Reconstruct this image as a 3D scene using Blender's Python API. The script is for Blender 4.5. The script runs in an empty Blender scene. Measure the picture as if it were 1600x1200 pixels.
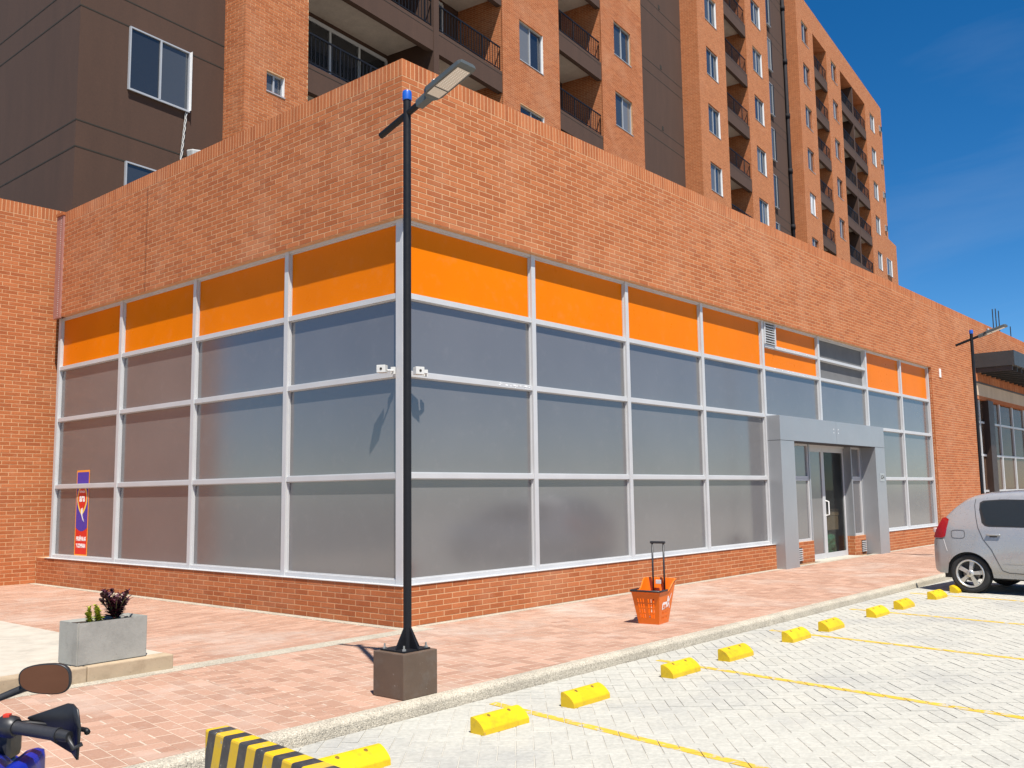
import bpy, bmesh, math, random
from mathutils import Vector, Matrix
random.seed(7)
S = bpy.context.scene
COL = S.collection
R = math.radians
PI = math.pi

# ------------------------------------------------------------------ camera
CR = Vector((0.6552, -0.7554, -0.0135)); CF = Vector((0.7518, 0.6494, 0.1153))
CF.normalize(); CR = (CR - CF * CR.dot(CF)).normalized(); CU = CR.cross(CF)
CC = Vector((-7.8506, -8.5823, 1.6))
FPX = 1465.9
cam = bpy.data.cameras.new('camera'); cam_o = bpy.data.objects.new('camera', cam)
COL.objects.link(cam_o); S.camera = cam_o
cam.sensor_fit = 'HORIZONTAL'; cam.sensor_width = 36.0; cam.lens = 36.0 * FPX / 1600.0
cam.clip_start = 0.05; cam.clip_end = 4000
M = Matrix(((CR.x, CU.x, -CF.x), (CR.y, CU.y, -CF.y), (CR.z, CU.z, -CF.z)))
cam_o.matrix_world = Matrix.Translation(CC) @ M.to_4x4()
def proj(p):
    d = Vector(p) - CC; z = d.dot(CF)
    if z < 0.1: return None
    return 800 + FPX * d.dot(CR) / z, 600 - FPX * d.dot(CU) / z, z

# ------------------------------------------------------------------ sky, sun, exposure
SUN_EL = R(62.2); LDIR = Vector((0.523, 0.852, 0)).normalized()      # direction the light travels over the ground
W = bpy.data.worlds.new('World'); S.world = W; W.use_nodes = True
nt = W.node_tree; nt.nodes.clear()
sky = nt.nodes.new('ShaderNodeTexSky'); sky.sky_type = 'NISHITA'; sky.sun_disc = False
sky.sun_elevation = SUN_EL
sky.sun_rotation = math.atan2(-LDIR.x, -LDIR.y)
sky.altitude = 2600; sky.air_density = 1.0; sky.dust_density = 0.6; sky.ozone_density = 3.0
bg = nt.nodes.new('ShaderNodeBackground'); bg.inputs[1].default_value = 0.062
out = nt.nodes.new('ShaderNodeOutputWorld')
# thin cirrus, everywhere in the sky
tc = nt.nodes.new('ShaderNodeTexCoord')
mp = nt.nodes.new('ShaderNodeMapping'); mp.inputs['Scale'].default_value = (1.2, 1.2, 5.0); mp.inputs['Rotation'].default_value = (0.25, 0.1, 0.4)
nz = nt.nodes.new('ShaderNodeTexNoise'); nz.inputs['Scale'].default_value = 1.7; nz.inputs['Detail'].default_value = 7; nz.inputs['Roughness'].default_value = 0.55; nz.inputs['Distortion'].default_value = 0.6
rm = nt.nodes.new('ShaderNodeValToRGB'); rm.color_ramp.elements[0].position = 0.5; rm.color_ramp.elements[1].position = 0.85
rm.color_ramp.elements[1].color = (0.15, 0.15, 0.15, 1)
mx = nt.nodes.new('ShaderNodeMix'); mx.data_type = 'RGBA'; mx.inputs['B'].default_value = (5.5, 6.2, 7.0, 1)
hs = nt.nodes.new('ShaderNodeHueSaturation'); hs.inputs['Saturation'].default_value = 1.36; hs.inputs['Value'].default_value = 1.28
nt.links.new(tc.outputs['Generated'], mp.inputs[0]); nt.links.new(mp.outputs[0], nz.inputs['Vector'])
nt.links.new(nz.outputs[0], rm.inputs[0]); nt.links.new(rm.outputs[0], mx.inputs['Factor'])
nt.links.new(sky.outputs[0], hs.inputs['Color']); nt.links.new(hs.outputs[0], mx.inputs['A'])
nt.links.new(mx.outputs['Result'], bg.inputs[0]); nt.links.new(bg.outputs[0], out.inputs[0])
sun = bpy.data.lights.new('sun', 'SUN'); sun.energy = 5.0; sun.angle = R(0.53); sun.color = (1.0, 0.955, 0.88)
sun_o = bpy.data.objects.new('sun', sun); COL.objects.link(sun_o)
ld = Vector((LDIR.x * math.cos(SUN_EL), LDIR.y * math.cos(SUN_EL), -math.sin(SUN_EL)))
sun_o.rotation_euler = ld.to_track_quat('-Z', 'Y').to_euler(); sun_o.location = (-20, -30, 40)
S.render.engine = 'CYCLES'
S.view_settings.view_transform = 'Standard'; S.view_settings.look = 'None'
S.view_settings.exposure = 0.75; S.view_settings.gamma = 1.0

# ------------------------------------------------------------------ materials
MATS = {}
def nodes(name):
    m = bpy.data.materials.new(name); m.use_nodes = True; t = m.node_tree
    b = t.nodes['Principled BSDF']; MATS[name] = m
    return m, t, b
def lk(t, a, b): t.links.new(a, b)
def noise(t, vec, scale, detail=4, rough=0.55):
    n = t.nodes.new('ShaderNodeTexNoise'); n.inputs['Scale'].default_value = scale
    n.inputs['Detail'].default_value = detail; n.inputs['Roughness'].default_value = rough
    if vec is not None: lk(t, vec, n.inputs['Vector'])
    return n.outputs[0]
def ramp(t, fac, stops):
    r = t.nodes.new('ShaderNodeValToRGB'); el = r.color_ramp.elements
    while len(el) < len(stops): el.new(0.5)
    for e, (p, c) in zip(el, stops):
        e.position = p; e.color = (c[0], c[1], c[2], 1) if not isinstance(c, (int, float)) else (c, c, c, 1)
    lk(t, fac, r.inputs[0]); return r.outputs[0]
def mixc(t, fac, a, b, mode='MIX'):
    m = t.nodes.new('ShaderNodeMix'); m.data_type = 'RGBA'; m.blend_type = mode
    for s, v in ((m.inputs['Factor'], fac), (m.inputs['A'], a), (m.inputs['B'], b)):
        if isinstance(v, (int, float)): s.default_value = v
        elif isinstance(v, tuple): s.default_value = (v[0], v[1], v[2], 1)
        else: lk(t, v, s)
    return m.outputs['Result']
def mth(t, op, a, b=None):
    m = t.nodes.new('ShaderNodeMath'); m.operation = op
    for s, v in zip(m.inputs, (a, b)):
        if v is None: continue
        if isinstance(v, (int, float)): s.default_value = v
        else: lk(t, v, s)
    return m.outputs[0]
def bump(t, b, h, strength=0.3, dist=0.004):
    n = t.nodes.new('ShaderNodeBump'); n.inputs['Strength'].default_value = strength; n.inputs['Distance'].default_value = dist
    lk(t, h, n.inputs['Height']); lk(t, n.outputs[0], b.inputs['Normal'])
def pos(t): return t.nodes.new('ShaderNodeNewGeometry').outputs['Position']
def rnd(t):
    g = t.nodes.new('ShaderNodeNewGeometry').outputs['Random Per Island']
    o = t.nodes.new('ShaderNodeObjectInfo').outputs['Random']
    return mth(t, 'FRACT', mth(t, 'ADD', g, o))
def sc(c, k): return (min(c[0] * k, 1), min(c[1] * k, 1), min(c[2] * k, 1))

def pm(name, c, rough=0.6, metal=0.0, var=0.12, scale=3.0, bmp=0.0, bscale=60, dist=0.003, ior=1.5, coat=0.0, spec=None):
    """plain painted / moulded surface with slight unevenness"""
    m, t, b = nodes(name); p = pos(t)
    n = noise(t, p, scale, 5)
    b.inputs['Base Color'].default_value = (*c, 1)
    if var: lk(t, ramp(t, n, [(0.25, sc(c, 1 - var)), (0.75, sc(c, 1 + var))]), b.inputs['Base Color'])
    b.inputs['Metallic'].default_value = metal; b.inputs['IOR'].default_value = ior
    r = ramp(t, noise(t, p, scale * 4, 3), [(0.2, max(rough - 0.08, 0.02)), (0.8, min(rough + 0.08, 1))]); lk(t, r, b.inputs['Roughness'])
    b.inputs['Coat Weight'].default_value = coat; b.inputs['Coat Roughness'].default_value = 0.04
    if spec is not None: b.inputs['Specular IOR Level'].default_value = spec
    if bmp: bump(t, b, noise(t, p, bscale, 4), bmp, dist)
    return m

def m_brick(name, dark, mid, light, pale, amount=0.6):
    m, t, b = nodes(name); p = pos(t)
    c = ramp(t, rnd(t), [(0.0, dark), (0.18, sc(mid, 0.9)), (0.55, mid), (0.85, light), (1.0, sc(light, 1.06))])
    f = noise(t, p, 55, 5, 0.7)
    c = mixc(t, 0.28, c, ramp(t, f, [(0.3, 0.25), (0.7, 0.75)]), 'OVERLAY')
    w = noise(t, p, 0.55, 7, 0.68)
    c = mixc(t, mth(t, 'MULTIPLY', ramp(t, w, [(0.5, 0.0), (0.78, 1.0)]), amount), c, pale)
    w2 = noise(t, p, 9, 5, 0.7)
    c = mixc(t, mth(t, 'MULTIPLY', ramp(t, w2, [(0.56, 0.0), (0.75, 1.0)]), amount * 0.55), c, pale)
    lk(t, c, b.inputs['Base Color']); b.inputs['Roughness'].default_value = 0.88
    b.inputs['Specular IOR Level'].default_value = 0.25
    bump(t, b, mth(t, 'ADD', noise(t, p, 160, 4), mth(t, 'MULTIPLY', f, 0.8)), 0.5, 0.0025)
    return m
BR_D, BR_M, BR_L, BR_P = (0.315, 0.090, 0.031), (0.375, 0.113, 0.038), (0.405, 0.131, 0.047), (0.47, 0.215, 0.115)
m_brick('brick', BR_D, BR_M, BR_L, BR_P, 0.72)
m_brick('paver_clay', (0.305, 0.172, 0.118), (0.36, 0.212, 0.148), (0.395, 0.24, 0.172), (0.45, 0.38, 0.325), 1.0)
m, t, b = nodes('paver_concrete'); p_ = pos(t); PC = (0.385, 0.374, 0.328)
c_ = ramp(t, rnd(t), [(0.0, sc(PC, 0.965)), (1.0, sc(PC, 1.035))])
c_ = mixc(t, ramp(t, noise(t, p_, 0.75, 7, 0.62), [(0.50, 0.0), (0.72, 0.75)]), c_, (0.275, 0.272, 0.258))        # grey tyre and dust patches
c_ = mixc(t, ramp(t, noise(t, p_, 1.6, 6, 0.7), [(0.52, 0.0), (0.8, 0.6)]), c_, (0.45, 0.425, 0.36))             # sandy patches
c_ = mixc(t, 0.35, c_, ramp(t, noise(t, p_, 28, 6, 0.75), [(0.25, 0.2), (0.75, 0.8)]), 'OVERLAY')
c_ = mixc(t, ramp(t, noise(t, p_, 13, 7, 0.8), [(0.70, 0.0), (0.76, 0.6)]), c_, (0.16, 0.155, 0.145))            # specks and drips
lk(t, c_, b.inputs['Base Color']); b.inputs['Roughness'].default_value = 0.92; b.inputs['Specular IOR Level'].default_value = 0.2
bump(t, b, noise(t, p_, 120, 5), 0.4, 0.003)
pm('mortar', (0.54, 0.31, 0.16), 0.95, var=0.12, scale=14, bmp=0.4, bscale=200)
pm('joint_sidewalk', (0.47, 0.375, 0.29), 0.95, var=0.12, scale=8, bmp=0.3, bscale=200)
pm('joint_parking', (0.395, 0.375, 0.325), 0.95, var=0.15, scale=5, bmp=0.5, bscale=150)
pm('ground', (0.23, 0.225, 0.20), 0.95, var=0.2, scale=0.5, bmp=0.4, bscale=30)

def m_aggregate(name, base, k=1.0):
    m, t, b = nodes(name); p = pos(t)
    v = t.nodes.new('ShaderNodeTexVoronoi'); v.inputs['Scale'].default_value = 95; lk(t, p, v.inputs['Vector'])
    c = ramp(t, mth(t, 'FRACT', mth(t, 'MULTIPLY', v.outputs['Color'], 3.7)), [(0.0, sc(base, 0.45)), (0.3, sc(base, 0.9)), (0.7, base), (1.0, sc(base, 1.3))])
    c = mixc(t, ramp(t, v.outputs['Distance'], [(0.35, 0.0), (0.75, 0.8)]), c, sc(base, 0.75))
    c = mixc(t, 0.35, c, ramp(t, noise(t, p, 2.2, 5), [(0.3, 0.3), (0.7, 0.7)]), 'OVERLAY')
    lk(t, c, b.inputs['Base Color']); b.inputs['Roughness'].default_value = 0.9
    bump(t, b, mth(t, 'SUBTRACT', 1.0, v.outputs['Distance']), 0.7 * k, 0.006)
m_aggregate('aggregate', (0.42, 0.375, 0.295))

def m_concrete(name, base, stain, amt=0.5):
    m, t, b = nodes(name); p = pos(t)
    a = noise(t, p, 3.5, 8, 0.65)
    c = ramp(t, a, [(0.25, sc(base, 0.72)), (0.5, base), (0.75, sc(base, 1.12))])
    c = mixc(t, mth(t, 'MULTIPLY', ramp(t, noise(t, p, 6, 6, 0.7), [(0.5, 0.0), (0.7, 1.0)]), amt), c, stain)
    v = t.nodes.new('ShaderNodeTexVoronoi'); v.inputs['Scale'].default_value = 22; lk(t, p, v.inputs['Vector'])
    pit = ramp(t, v.outputs['Distance'], [(0.04, 0.0), (0.085, 1.0)])
    c = mixc(t, pit, sc(base, 0.45), c)
    lk(t, c, b.inputs['Base Color']); b.inputs['Roughness'].default_value = 0.85
    bump(t, b, mth(t, 'ADD', noise(t, p, 60, 6), mth(t, 'MULTIPLY', pit, 0.6)), 0.4, 0.004)
m_concrete('concrete_planter', (0.29, 0.285, 0.255), (0.19, 0.185, 0.165))
m_concrete('concrete_slab', (0.42, 0.38, 0.315), (0.35, 0.30, 0.23), 0.4)
m_concrete('kerb_stone', (0.38, 0.29, 0.19), (0.27, 0.195, 0.12), 0.6)

def m_chipped(name, c, under, rough=0.45, lo=0.62, scale=14):
    m, t, b = nodes(name); p = pos(t)
    f = ramp(t, noise(t, p, scale, 7, 0.7), [(lo, 0.0), (lo + 0.03, 1.0)])
    base = ramp(t, noise(t, p, 4, 5), [(0.3, sc(c, 0.85)), (0.7, sc(c, 1.08))])
    gr = mth(t, 'MULTIPLY', ramp(t, noise(t, p, scale * 0.45, 8, 0.75), [(0.50, 0.0), (0.68, 1.0)]), 0.38)       # scuffs and grime
    base = mixc(t, gr, base, sc(under, 0.45))
    lk(t, mixc(t, f, base, under), b.inputs['Base Color'])
    b.inputs['Roughness'].default_value = rough
    bump(t, b, mth(t, 'ADD', noise(t, p, 70, 4), mth(t, 'MULTIPLY', f, -1.0)), 0.25, 0.003)
m_chipped('brown_block_paint', (0.105, 0.068, 0.045), (0.32, 0.29, 0.25), 0.55, 0.65)
m_chipped('yellow_rubber', (0.64, 0.42, 0.004), (0.42, 0.25, 0.05), 0.42, 0.655, 22)
m_chipped('road_paint', (0.58, 0.375, 0.03), (0.40, 0.36, 0.28), 0.7, 0.55, 9)
pm('stop_hole', (0.16, 0.095, 0.008), 0.8, var=0.2)
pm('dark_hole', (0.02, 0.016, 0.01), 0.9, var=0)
pm('aluminium', (0.49, 0.49, 0.49), 0.45, 0.1, var=0.06, scale=2, bmp=0.05, bscale=300)
pm('window_frame', (0.36, 0.37, 0.39), 0.45, 0.1, var=0.05)
pm('composite_panel', (0.33, 0.34, 0.35), 0.36, 0.4, var=0.04, scale=1.5)
def m_film(name, c, rough=0.16, ior=1.75):
    m, t, b = nodes(name); p = pos(t)
    n = noise(t, p, 0.55, 4); d = noise(t, p, 5, 6, 0.7)
    cc = ramp(t, n, [(0.3, sc(c, 0.93)), (0.7, sc(c, 1.07))])
    cc = mixc(t, mth(t, 'MULTIPLY', ramp(t, d, [(0.55, 0.0), (0.8, 1.0)]), 0.05), cc, (0.5, 0.46, 0.42))
    lk(t, cc, b.inputs['Base Color']); b.inputs['IOR'].default_value = ior
    lk(t, ramp(t, d, [(0.3, rough * 0.8), (0.8, rough * 1.25)]), b.inputs['Roughness'])
m_film('film_grey', (0.128, 0.122, 0.121), 0.14, 2.02); m_film('film_orange', (0.655, 0.158, 0.001), 0.32, 1.15); m_film('film_dark', (0.10, 0.10, 0.11))
def m_glass(name, tint, tr=0.5, rough=0.01, ior=1.6):
    m, t, b = nodes(name)
    b.inputs['Base Color'].default_value = (*tint, 1); b.inputs['Roughness'].default_value = rough; b.inputs['IOR'].default_value = ior
    if tr:
        tb = t.nodes.new('ShaderNodeBsdfTransparent'); tb.inputs[0].default_value = (0.85, 0.88, 0.88, 1)
        mxs = t.nodes.new('ShaderNodeMixShader'); mxs.inputs[0].default_value = tr
        o = t.nodes['Material Output']; lk(t, b.outputs[0], mxs.inputs[1]); lk(t, tb.outputs[0], mxs.inputs[2]); lk(t, mxs.outputs[0], o.inputs[0])
m_glass('glass_door', (0.02, 0.02, 0.02), 0.72); m_glass('glass_tower', (0.035, 0.040, 0.047), 0.0, 0.03, 1.7)
m_glass('glass_balcony', (0.03, 0.032, 0.035), 0.15, 0.03, 1.6); m_glass('glass_car', (0.03, 0.036, 0.042), 0.45, 0.01, 1.5)
m_glass('glass_shop', (0.15, 0.09, 0.06), 0.4, 0.05, 1.25)  # brown put into the base colour in place of a brown reflection
_t = MATS['glass_tower'].node_tree; _b = _t.nodes['Principled BSDF']
lk(_t, ramp(_t, _t.nodes.new('ShaderNodeObjectInfo').outputs['Random'], [(0.0, (0.015, 0.018, 0.024)), (0.55, (0.04, 0.046, 0.055)), (0.85, (0.075, 0.08, 0.088)), (1.0, (0.15, 0.15, 0.15))]), _b.inputs['Base Color'])
def m_stucco(name, c):
    m, t, b = nodes(name); p = pos(t)
    mpn = t.nodes.new('ShaderNodeMapping'); mpn.inputs['Scale'].default_value = (1.2, 1.2, 0.22); lk(t, p, mpn.inputs[0])
    st = noise(t, mpn.outputs[0], 2.2, 6, 0.6)
    cc = ramp(t, st, [(0.3, sc(c, 0.88)), (0.55, c), (0.8, sc(c, 1.14))])
    cc = mixc(t, 0.2, cc, ramp(t, noise(t, p, 25, 5), [(0.3, 0.3), (0.7, 0.7)]), 'OVERLAY')
    lk(t, cc, b.inputs['Base Color']); b.inputs['Roughness'].default_value = 0.9
    bump(t, b, noise(t, p, 90, 5), 0.35, 0.004)
m_stucco('brown_stucco', (0.060, 0.028, 0.016)); m_stucco('soffit_beige', (0.60, 0.51, 0.43)); m_stucco('beige_fascia', (0.46, 0.34, 0.24))
def m_bricktex(name):
    m, t, b = nodes(name)
    o = t.nodes.new('ShaderNodeTexCoord').outputs['Object']
    sx = t.nodes.new('ShaderNodeSeparateXYZ'); lk(t, o, sx.inputs[0])
    cx = t.nodes.new('ShaderNodeCombineXYZ'); lk(t, mth(t, 'ADD', sx.outputs[0], sx.outputs[1]), cx.inputs[0]); lk(t, sx.outputs[2], cx.inputs[1])
    bt = t.nodes.new('ShaderNodeTexBrick'); bt.inputs['Scale'].default_value = 1.0; bt.inputs['Brick Width'].default_value = 0.229; bt.inputs['Row Height'].default_value = 0.0583
    bt.inputs['Mortar Size'].default_value = 0.0048; bt.inputs['Mortar Smooth'].default_value = 0.1; bt.offset = 0.5
    bt.inputs['Color1'].default_value = (*sc(BR_M, 0.88), 1); bt.inputs['Color2'].default_value = (*BR_L, 1); bt.inputs['Mortar'].default_value = (0.50, 0.285, 0.145, 1)
    lk(t, cx.outputs[0], bt.inputs['Vector'])
    w = noise(t, pos(t), 0.6, 6, 0.65)
    c = mixc(t, mth(t, 'MULTIPLY', ramp(t, w, [(0.5, 0.0), (0.8, 1.0)]), 0.35), bt.outputs['Color'], BR_P)
    c = mixc(t, 0.25, c, ramp(t, noise(t, pos(t), 6, 5), [(0.3, 0.3), (0.7, 0.7)]), 'OVERLAY')
    lk(t, c, b.inputs['Base Color']); b.inputs['Roughness'].default_value = 0.9
    b.inputs['Specular IOR Level'].default_value = 0.25
    bump(t, b, mth(t, 'SUBTRACT', 1.0, bt.outputs['Fac']), 0.6, 0.006)
m_bricktex('brick_tower')
pm('black_steel', (0.009, 0.009, 0.011), 0.5, 0.0, var=0.1, scale=6, spec=0.25)
pm('galvanised', (0.42, 0.42, 0.40), 0.45, 0.8, var=0.2, scale=30)
pm('blue_tape', (0.012, 0.09, 0.42), 0.35, var=0.08, scale=30)
pm('lamp_housing', (0.075, 0.085, 0.085), 0.5, 0.2, var=0.06); pm('lamp_lens', (0.55, 0.50, 0.43), 0.25, var=0.05, scale=60)
pm('white_plastic', (0.52, 0.515, 0.49), 0.5, var=0.06, scale=10); pm('joint_cover_pink', (0.34, 0.155, 0.125), 0.55, 0.1, var=0.1, scale=10)
pm('orange_plastic', (0.72, 0.145, 0.004), 0.38, var=0.05, scale=8); pm('black_plastic', (0.018, 0.018, 0.02), 0.45, var=0.1, scale=20)
pm('dark_brown_metal', (0.035, 0.018, 0.012), 0.5, 0.1); pm('canopy_dark', (0.035, 0.038, 0.04), 0.5, 0.1)
pm('interior_wall', (0.30, 0.24, 0.20), 0.9); pm('cardboard', (0.38, 0.24, 0.12), 0.85, var=0.12, scale=6); pm('green_wrap', (0.10, 0.30, 0.16), 0.25, var=0.5, scale=25, bmp=0.8, bscale=20, dist=0.02)
pm('soil', (0.035, 0.022, 0.014), 0.95, var=0.4, scale=40, bmp=0.8, bscale=80, dist=0.01)
pm('leaf_purple', (0.060, 0.012, 0.022), 0.42, var=0.4, scale=40); pm('leaf_yellow', (0.32, 0.34, 0.03), 0.45, var=0.35, scale=30); pm('stem_green', (0.10, 0.10, 0.03), 0.6)
pm('car_silver', (0.37, 0.372, 0.38), 0.3, 0.35, var=0.02, coat=0.8); pm('car_black', (0.015, 0.015, 0.016), 0.6, var=0.1)
pm('tyre', (0.02, 0.02, 0.021), 0.8, var=0.25, scale=12, bmp=0.2, bscale=80); pm('alloy', (0.55, 0.545, 0.53), 0.35, 0.7, var=0.05)
pm('tail_red', (0.30, 0.005, 0.008), 0.12, var=0.12, scale=25, coat=0.6); pm('tail_clear', (0.55, 0.40, 0.38), 0.1, coat=0.5); pm('seam', (0.05, 0.05, 0.055), 0.7, var=0)
pm('head_clear', (0.6, 0.62, 0.64), 0.08, 0.3, coat=0.8); pm('brake_disc', (0.25, 0.22, 0.20), 0.5, 0.7)
pm('moto_blue', (0.004, 0.016, 0.24), 0.3, var=0.06, coat=0.1, spec=0.3); pm('moto_light_blue', (0.03, 0.14, 0.62), 0.3, var=0.1, coat=0.5); pm('moto_decal', (0.60, 0.60, 0.64), 0.3)
pm('rubber', (0.022, 0.022, 0.026), 0.55, var=0.15, scale=30, bmp=0.3, bscale=200); pm('red_switch', (0.5, 0.03, 0.015), 0.4); pm('engine_metal', (0.22, 0.22, 0.22), 0.4, 0.7)
m, t, b = nodes('mirror_glass'); b.inputs['Base Color'].default_value = (0.17, 0.085, 0.06, 1); b.inputs['Metallic'].default_value = 1.0; b.inputs['Roughness'].default_value = 0.05
pm('sign_blue', (0.055, 0.035, 0.33), 0.4, var=0.03); pm('sign_red', (0.62, 0.022, 0.015), 0.4, var=0.03); pm('sign_orange', (0.85, 0.30, 0.03), 0.4, var=0.03); pm('sign_white', (0.80, 0.79, 0.77), 0.4, var=0.02); pm('sign_yellow', (0.80, 0.56, 0.10), 0.4, var=0.04)
pm('louvre_grey', (0.14, 0.138, 0.138), 0.8, 0.0, spec=0.15); pm('pvc_pipe', (0.012, 0.01, 0.012), 0.75, spec=0.2)
m, t, b = nodes('barrier_paint')
o_ = t.nodes.new('ShaderNodeTexCoord').outputs['Object']; sx = t.nodes.new('ShaderNodeSeparateXYZ'); lk(t, o_, sx.inputs[0])
v_ = mth(t, 'DIVIDE', mth(t, 'ADD', sx.outputs[1], mth(t, 'MULTIPLY', sx.outputs[2], 0.30)), 0.176)
st = mth(t, 'GREATER_THAN', mth(t, 'FRACT', v_), 0.5)
ch = ramp(t, noise(t, pos(t), 18, 7, 0.7), [(0.64, 0.0), (0.66, 1.0)])
c_ = mixc(t, st, (0.028, 0.03, 0.036), (0.62, 0.385, 0.004))
c_ = mixc(t, mth(t, 'MULTIPLY', ramp(t, noise(t, pos(t), 7, 8, 0.75), [(0.48, 0.0), (0.7, 1.0)]), 0.35), c_, (0.20, 0.18, 0.15))
lk(t, mixc(t, ch, c_, (0.30, 0.29, 0.27)), b.inputs['Base Color']); b.inputs['Roughness'].default_value = 0.5
bump(t, b, noise(t, pos(t), 45, 5), 0.3, 0.004)

# ------------------------------------------------------------------ mesh helpers
def tag(o, label=None, cat=None, group=None, kind=None):
    if label: o['label'] = label
    if cat: o['category'] = cat
    if group: o['group'] = group
    if kind: o['kind'] = kind
    return o
def empty(name, loc, rz=0.0, label=None, cat=None, group=None):
    o = bpy.data.objects.new(name, None); COL.objects.link(o); o.empty_display_size = 0.2
    o.location = loc; o.rotation_euler = (0, 0, rz)
    return tag(o, label, cat, group)
class MB:
    def __init__(s): s.v = []; s.f = []; s.mi = []; s.cur = 0
    def add(s, vs, fs):
        n = len(s.v); s.v += [tuple(v) for v in vs]
        for f in fs: s.f.append([i + n for i in f]); s.mi.append(s.cur)
        return s
    def box(s, x0, x1, y0, y1, z0, z1):
        return s.add([(x0, y0, z0), (x1, y0, z0), (x1, y1, z0), (x0, y1, z0), (x0, y0, z1), (x1, y0, z1), (x1, y1, z1), (x0, y1, z1)],
                     [(0, 3, 2, 1), (4, 5, 6, 7), (0, 1, 5, 4), (1, 2, 6, 5), (2, 3, 7, 6), (3, 0, 4, 7)])
    def bbox(s, x0, x1, y0, y1, z0, z1, b=0.01):
        """box with chamfered edges"""
        bm = bmesh.new(); bmesh.ops.create_cube(bm, size=1.0)
        for v in bm.verts: v.co = Vector(((x0 + x1) / 2 + v.co.x * (x1 - x0), (y0 + y1) / 2 + v.co.y * (y1 - y0), (z0 + z1) / 2 + v.co.z * (z1 - z0)))
        bmesh.ops.bevel(bm, geom=bm.edges[:], offset=b, segments=2, affect='EDGES', profile=0.6)
        bm.verts.index_update(); s.add([v.co[:] for v in bm.verts], [[v.index for v in f.verts] for f in bm.faces]); bm.free(); return s
    def prism(s, poly, z0, z1, bottom=False):
        n = len(poly)
        fs = [list(range(n, 2 * n))] + [(i, (i + 1) % n, n + (i + 1) % n, n + i) for i in range(n)]
        if bottom: fs.append(list(range(n - 1, -1, -1)))
        return s.add([(p[0], p[1], z0) for p in poly] + [(p[0], p[1], z1) for p in poly], fs)
    def extr(s, prof, axis, a, b):
        """profile of 2D points extruded along an axis: axis 'x' -> points are (y,z); 'y' -> (x,z)"""
        n = len(prof); g = (lambda q, w: (w, q[0], q[1])) if axis == 'x' else (lambda q, w: (q[0], w, q[1]))
        return s.add([g(q, a) for q in prof] + [g(q, b) for q in prof], [list(range(n)), list(range(2 * n - 1, n - 1, -1))] + [(i, n + i, n + (i + 1) % n, (i + 1) % n) for i in range(n)])
    def tube(s, pts, r, n=8, cap=True):
        pts = [Vector(p) for p in pts]; k = len(pts); rs = r if isinstance(r, (list, tuple)) else [r] * k
        up = None; vs = []; fs = []
        for i, p in enumerate(pts):
            t_ = (pts[min(i + 1, k - 1)] - pts[max(i - 1, 0)]).normalized()
            if up is None: up = Vector((0, 0, 1)) if abs(t_.z) < 0.9 else Vector((1, 0, 0))
            a = t_.cross(up).normalized(); b = a.cross(t_).normalized(); up = b
            for j in range(n):
                an = 2 * PI * j / n; vs.append(p + (a * math.cos(an) + b * math.sin(an)) * rs[i])
        for i in range(k - 1):
            for j in range(n): fs.append((i * n + j, i * n + (j + 1) % n, (i + 1) * n + (j + 1) % n, (i + 1) * n + j))
        if cap: fs += [list(range(n - 1, -1, -1)), list(range((k - 1) * n, k * n))]
        return s.add(vs, fs)
    def lathe(s, prof, n=32, axis='z', off=(0, 0, 0), closed=False):
        vs = []; fs = []; k = len(prof)
        for j in range(n):
            a = 2 * PI * j / n
            for (r, h) in prof:
                q = (r * math.cos(a), r * math.sin(a), h) if axis == 'z' else (r * math.cos(a), h, r * math.sin(a))
                vs.append((q[0] + off[0], q[1] + off[1], q[2] + off[2]))
        for j in range(n):
            for i in range(k if closed else k - 1):
                i2 = (i + 1) % k; j2 = (j + 1) % n
                fs.append((j * k + i, j2 * k + i, j2 * k + i2, j * k + i2))
        return s.add(vs, fs)
    def grid(s, rows, closed=False):
        n = len(rows[0]); vs = [p for r in rows for p in r]
        fs = [(i * n + j, i * n + j + 1, (i + 1) * n + j + 1, (i + 1) * n + j) for i in range(len(rows) - 1) for j in range(n - 1)]
        return s.add(vs, fs)
    def build(s, name, mat, parent=None, origin=(0, 0, 0), smooth=False, fixn=False, auto=None):
        me = bpy.data.meshes.new(name); ox, oy, oz = origin
        me.from_pydata([(v[0] - ox, v[1] - oy, v[2] - oz) for v in s.v], [], s.f)
        mats = mat if isinstance(mat, (list, tuple)) else [mat]
        for mm in mats: me.materials.append(MATS[mm])
        if len(mats) > 1: me.polygons.foreach_set('material_index', s.mi)
        if fixn or auto:
            bm = bmesh.new(); bm.from_mesh(me); bmesh.ops.recalc_face_normals(bm, faces=bm.faces)
            bm.to_mesh(me); bm.free()
        if smooth: me.shade_smooth()
        if auto: me.set_sharp_from_angle(angle=R(auto))
        me.update()
        o = bpy.data.objects.new(name, me); COL.objects.link(o)
        if parent is None: o.location = origin
        else: o.parent = parent
        return o
def link_copy(src, parent=None, loc=None, rz=None, name=None):
    o = src.copy(); COL.objects.link(o)
    if parent is not None: o.parent = parent
    if loc is not None: o.location = loc
    if rz is not None: o.rotation_euler = (0, 0, rz)
    return o
def copy_tree(o, parent=None):
    c = o.copy(); COL.objects.link(c)
    if parent is not None: c.parent = parent
    for ch in list(o.children): copy_tree(ch, c)
    return c
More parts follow.
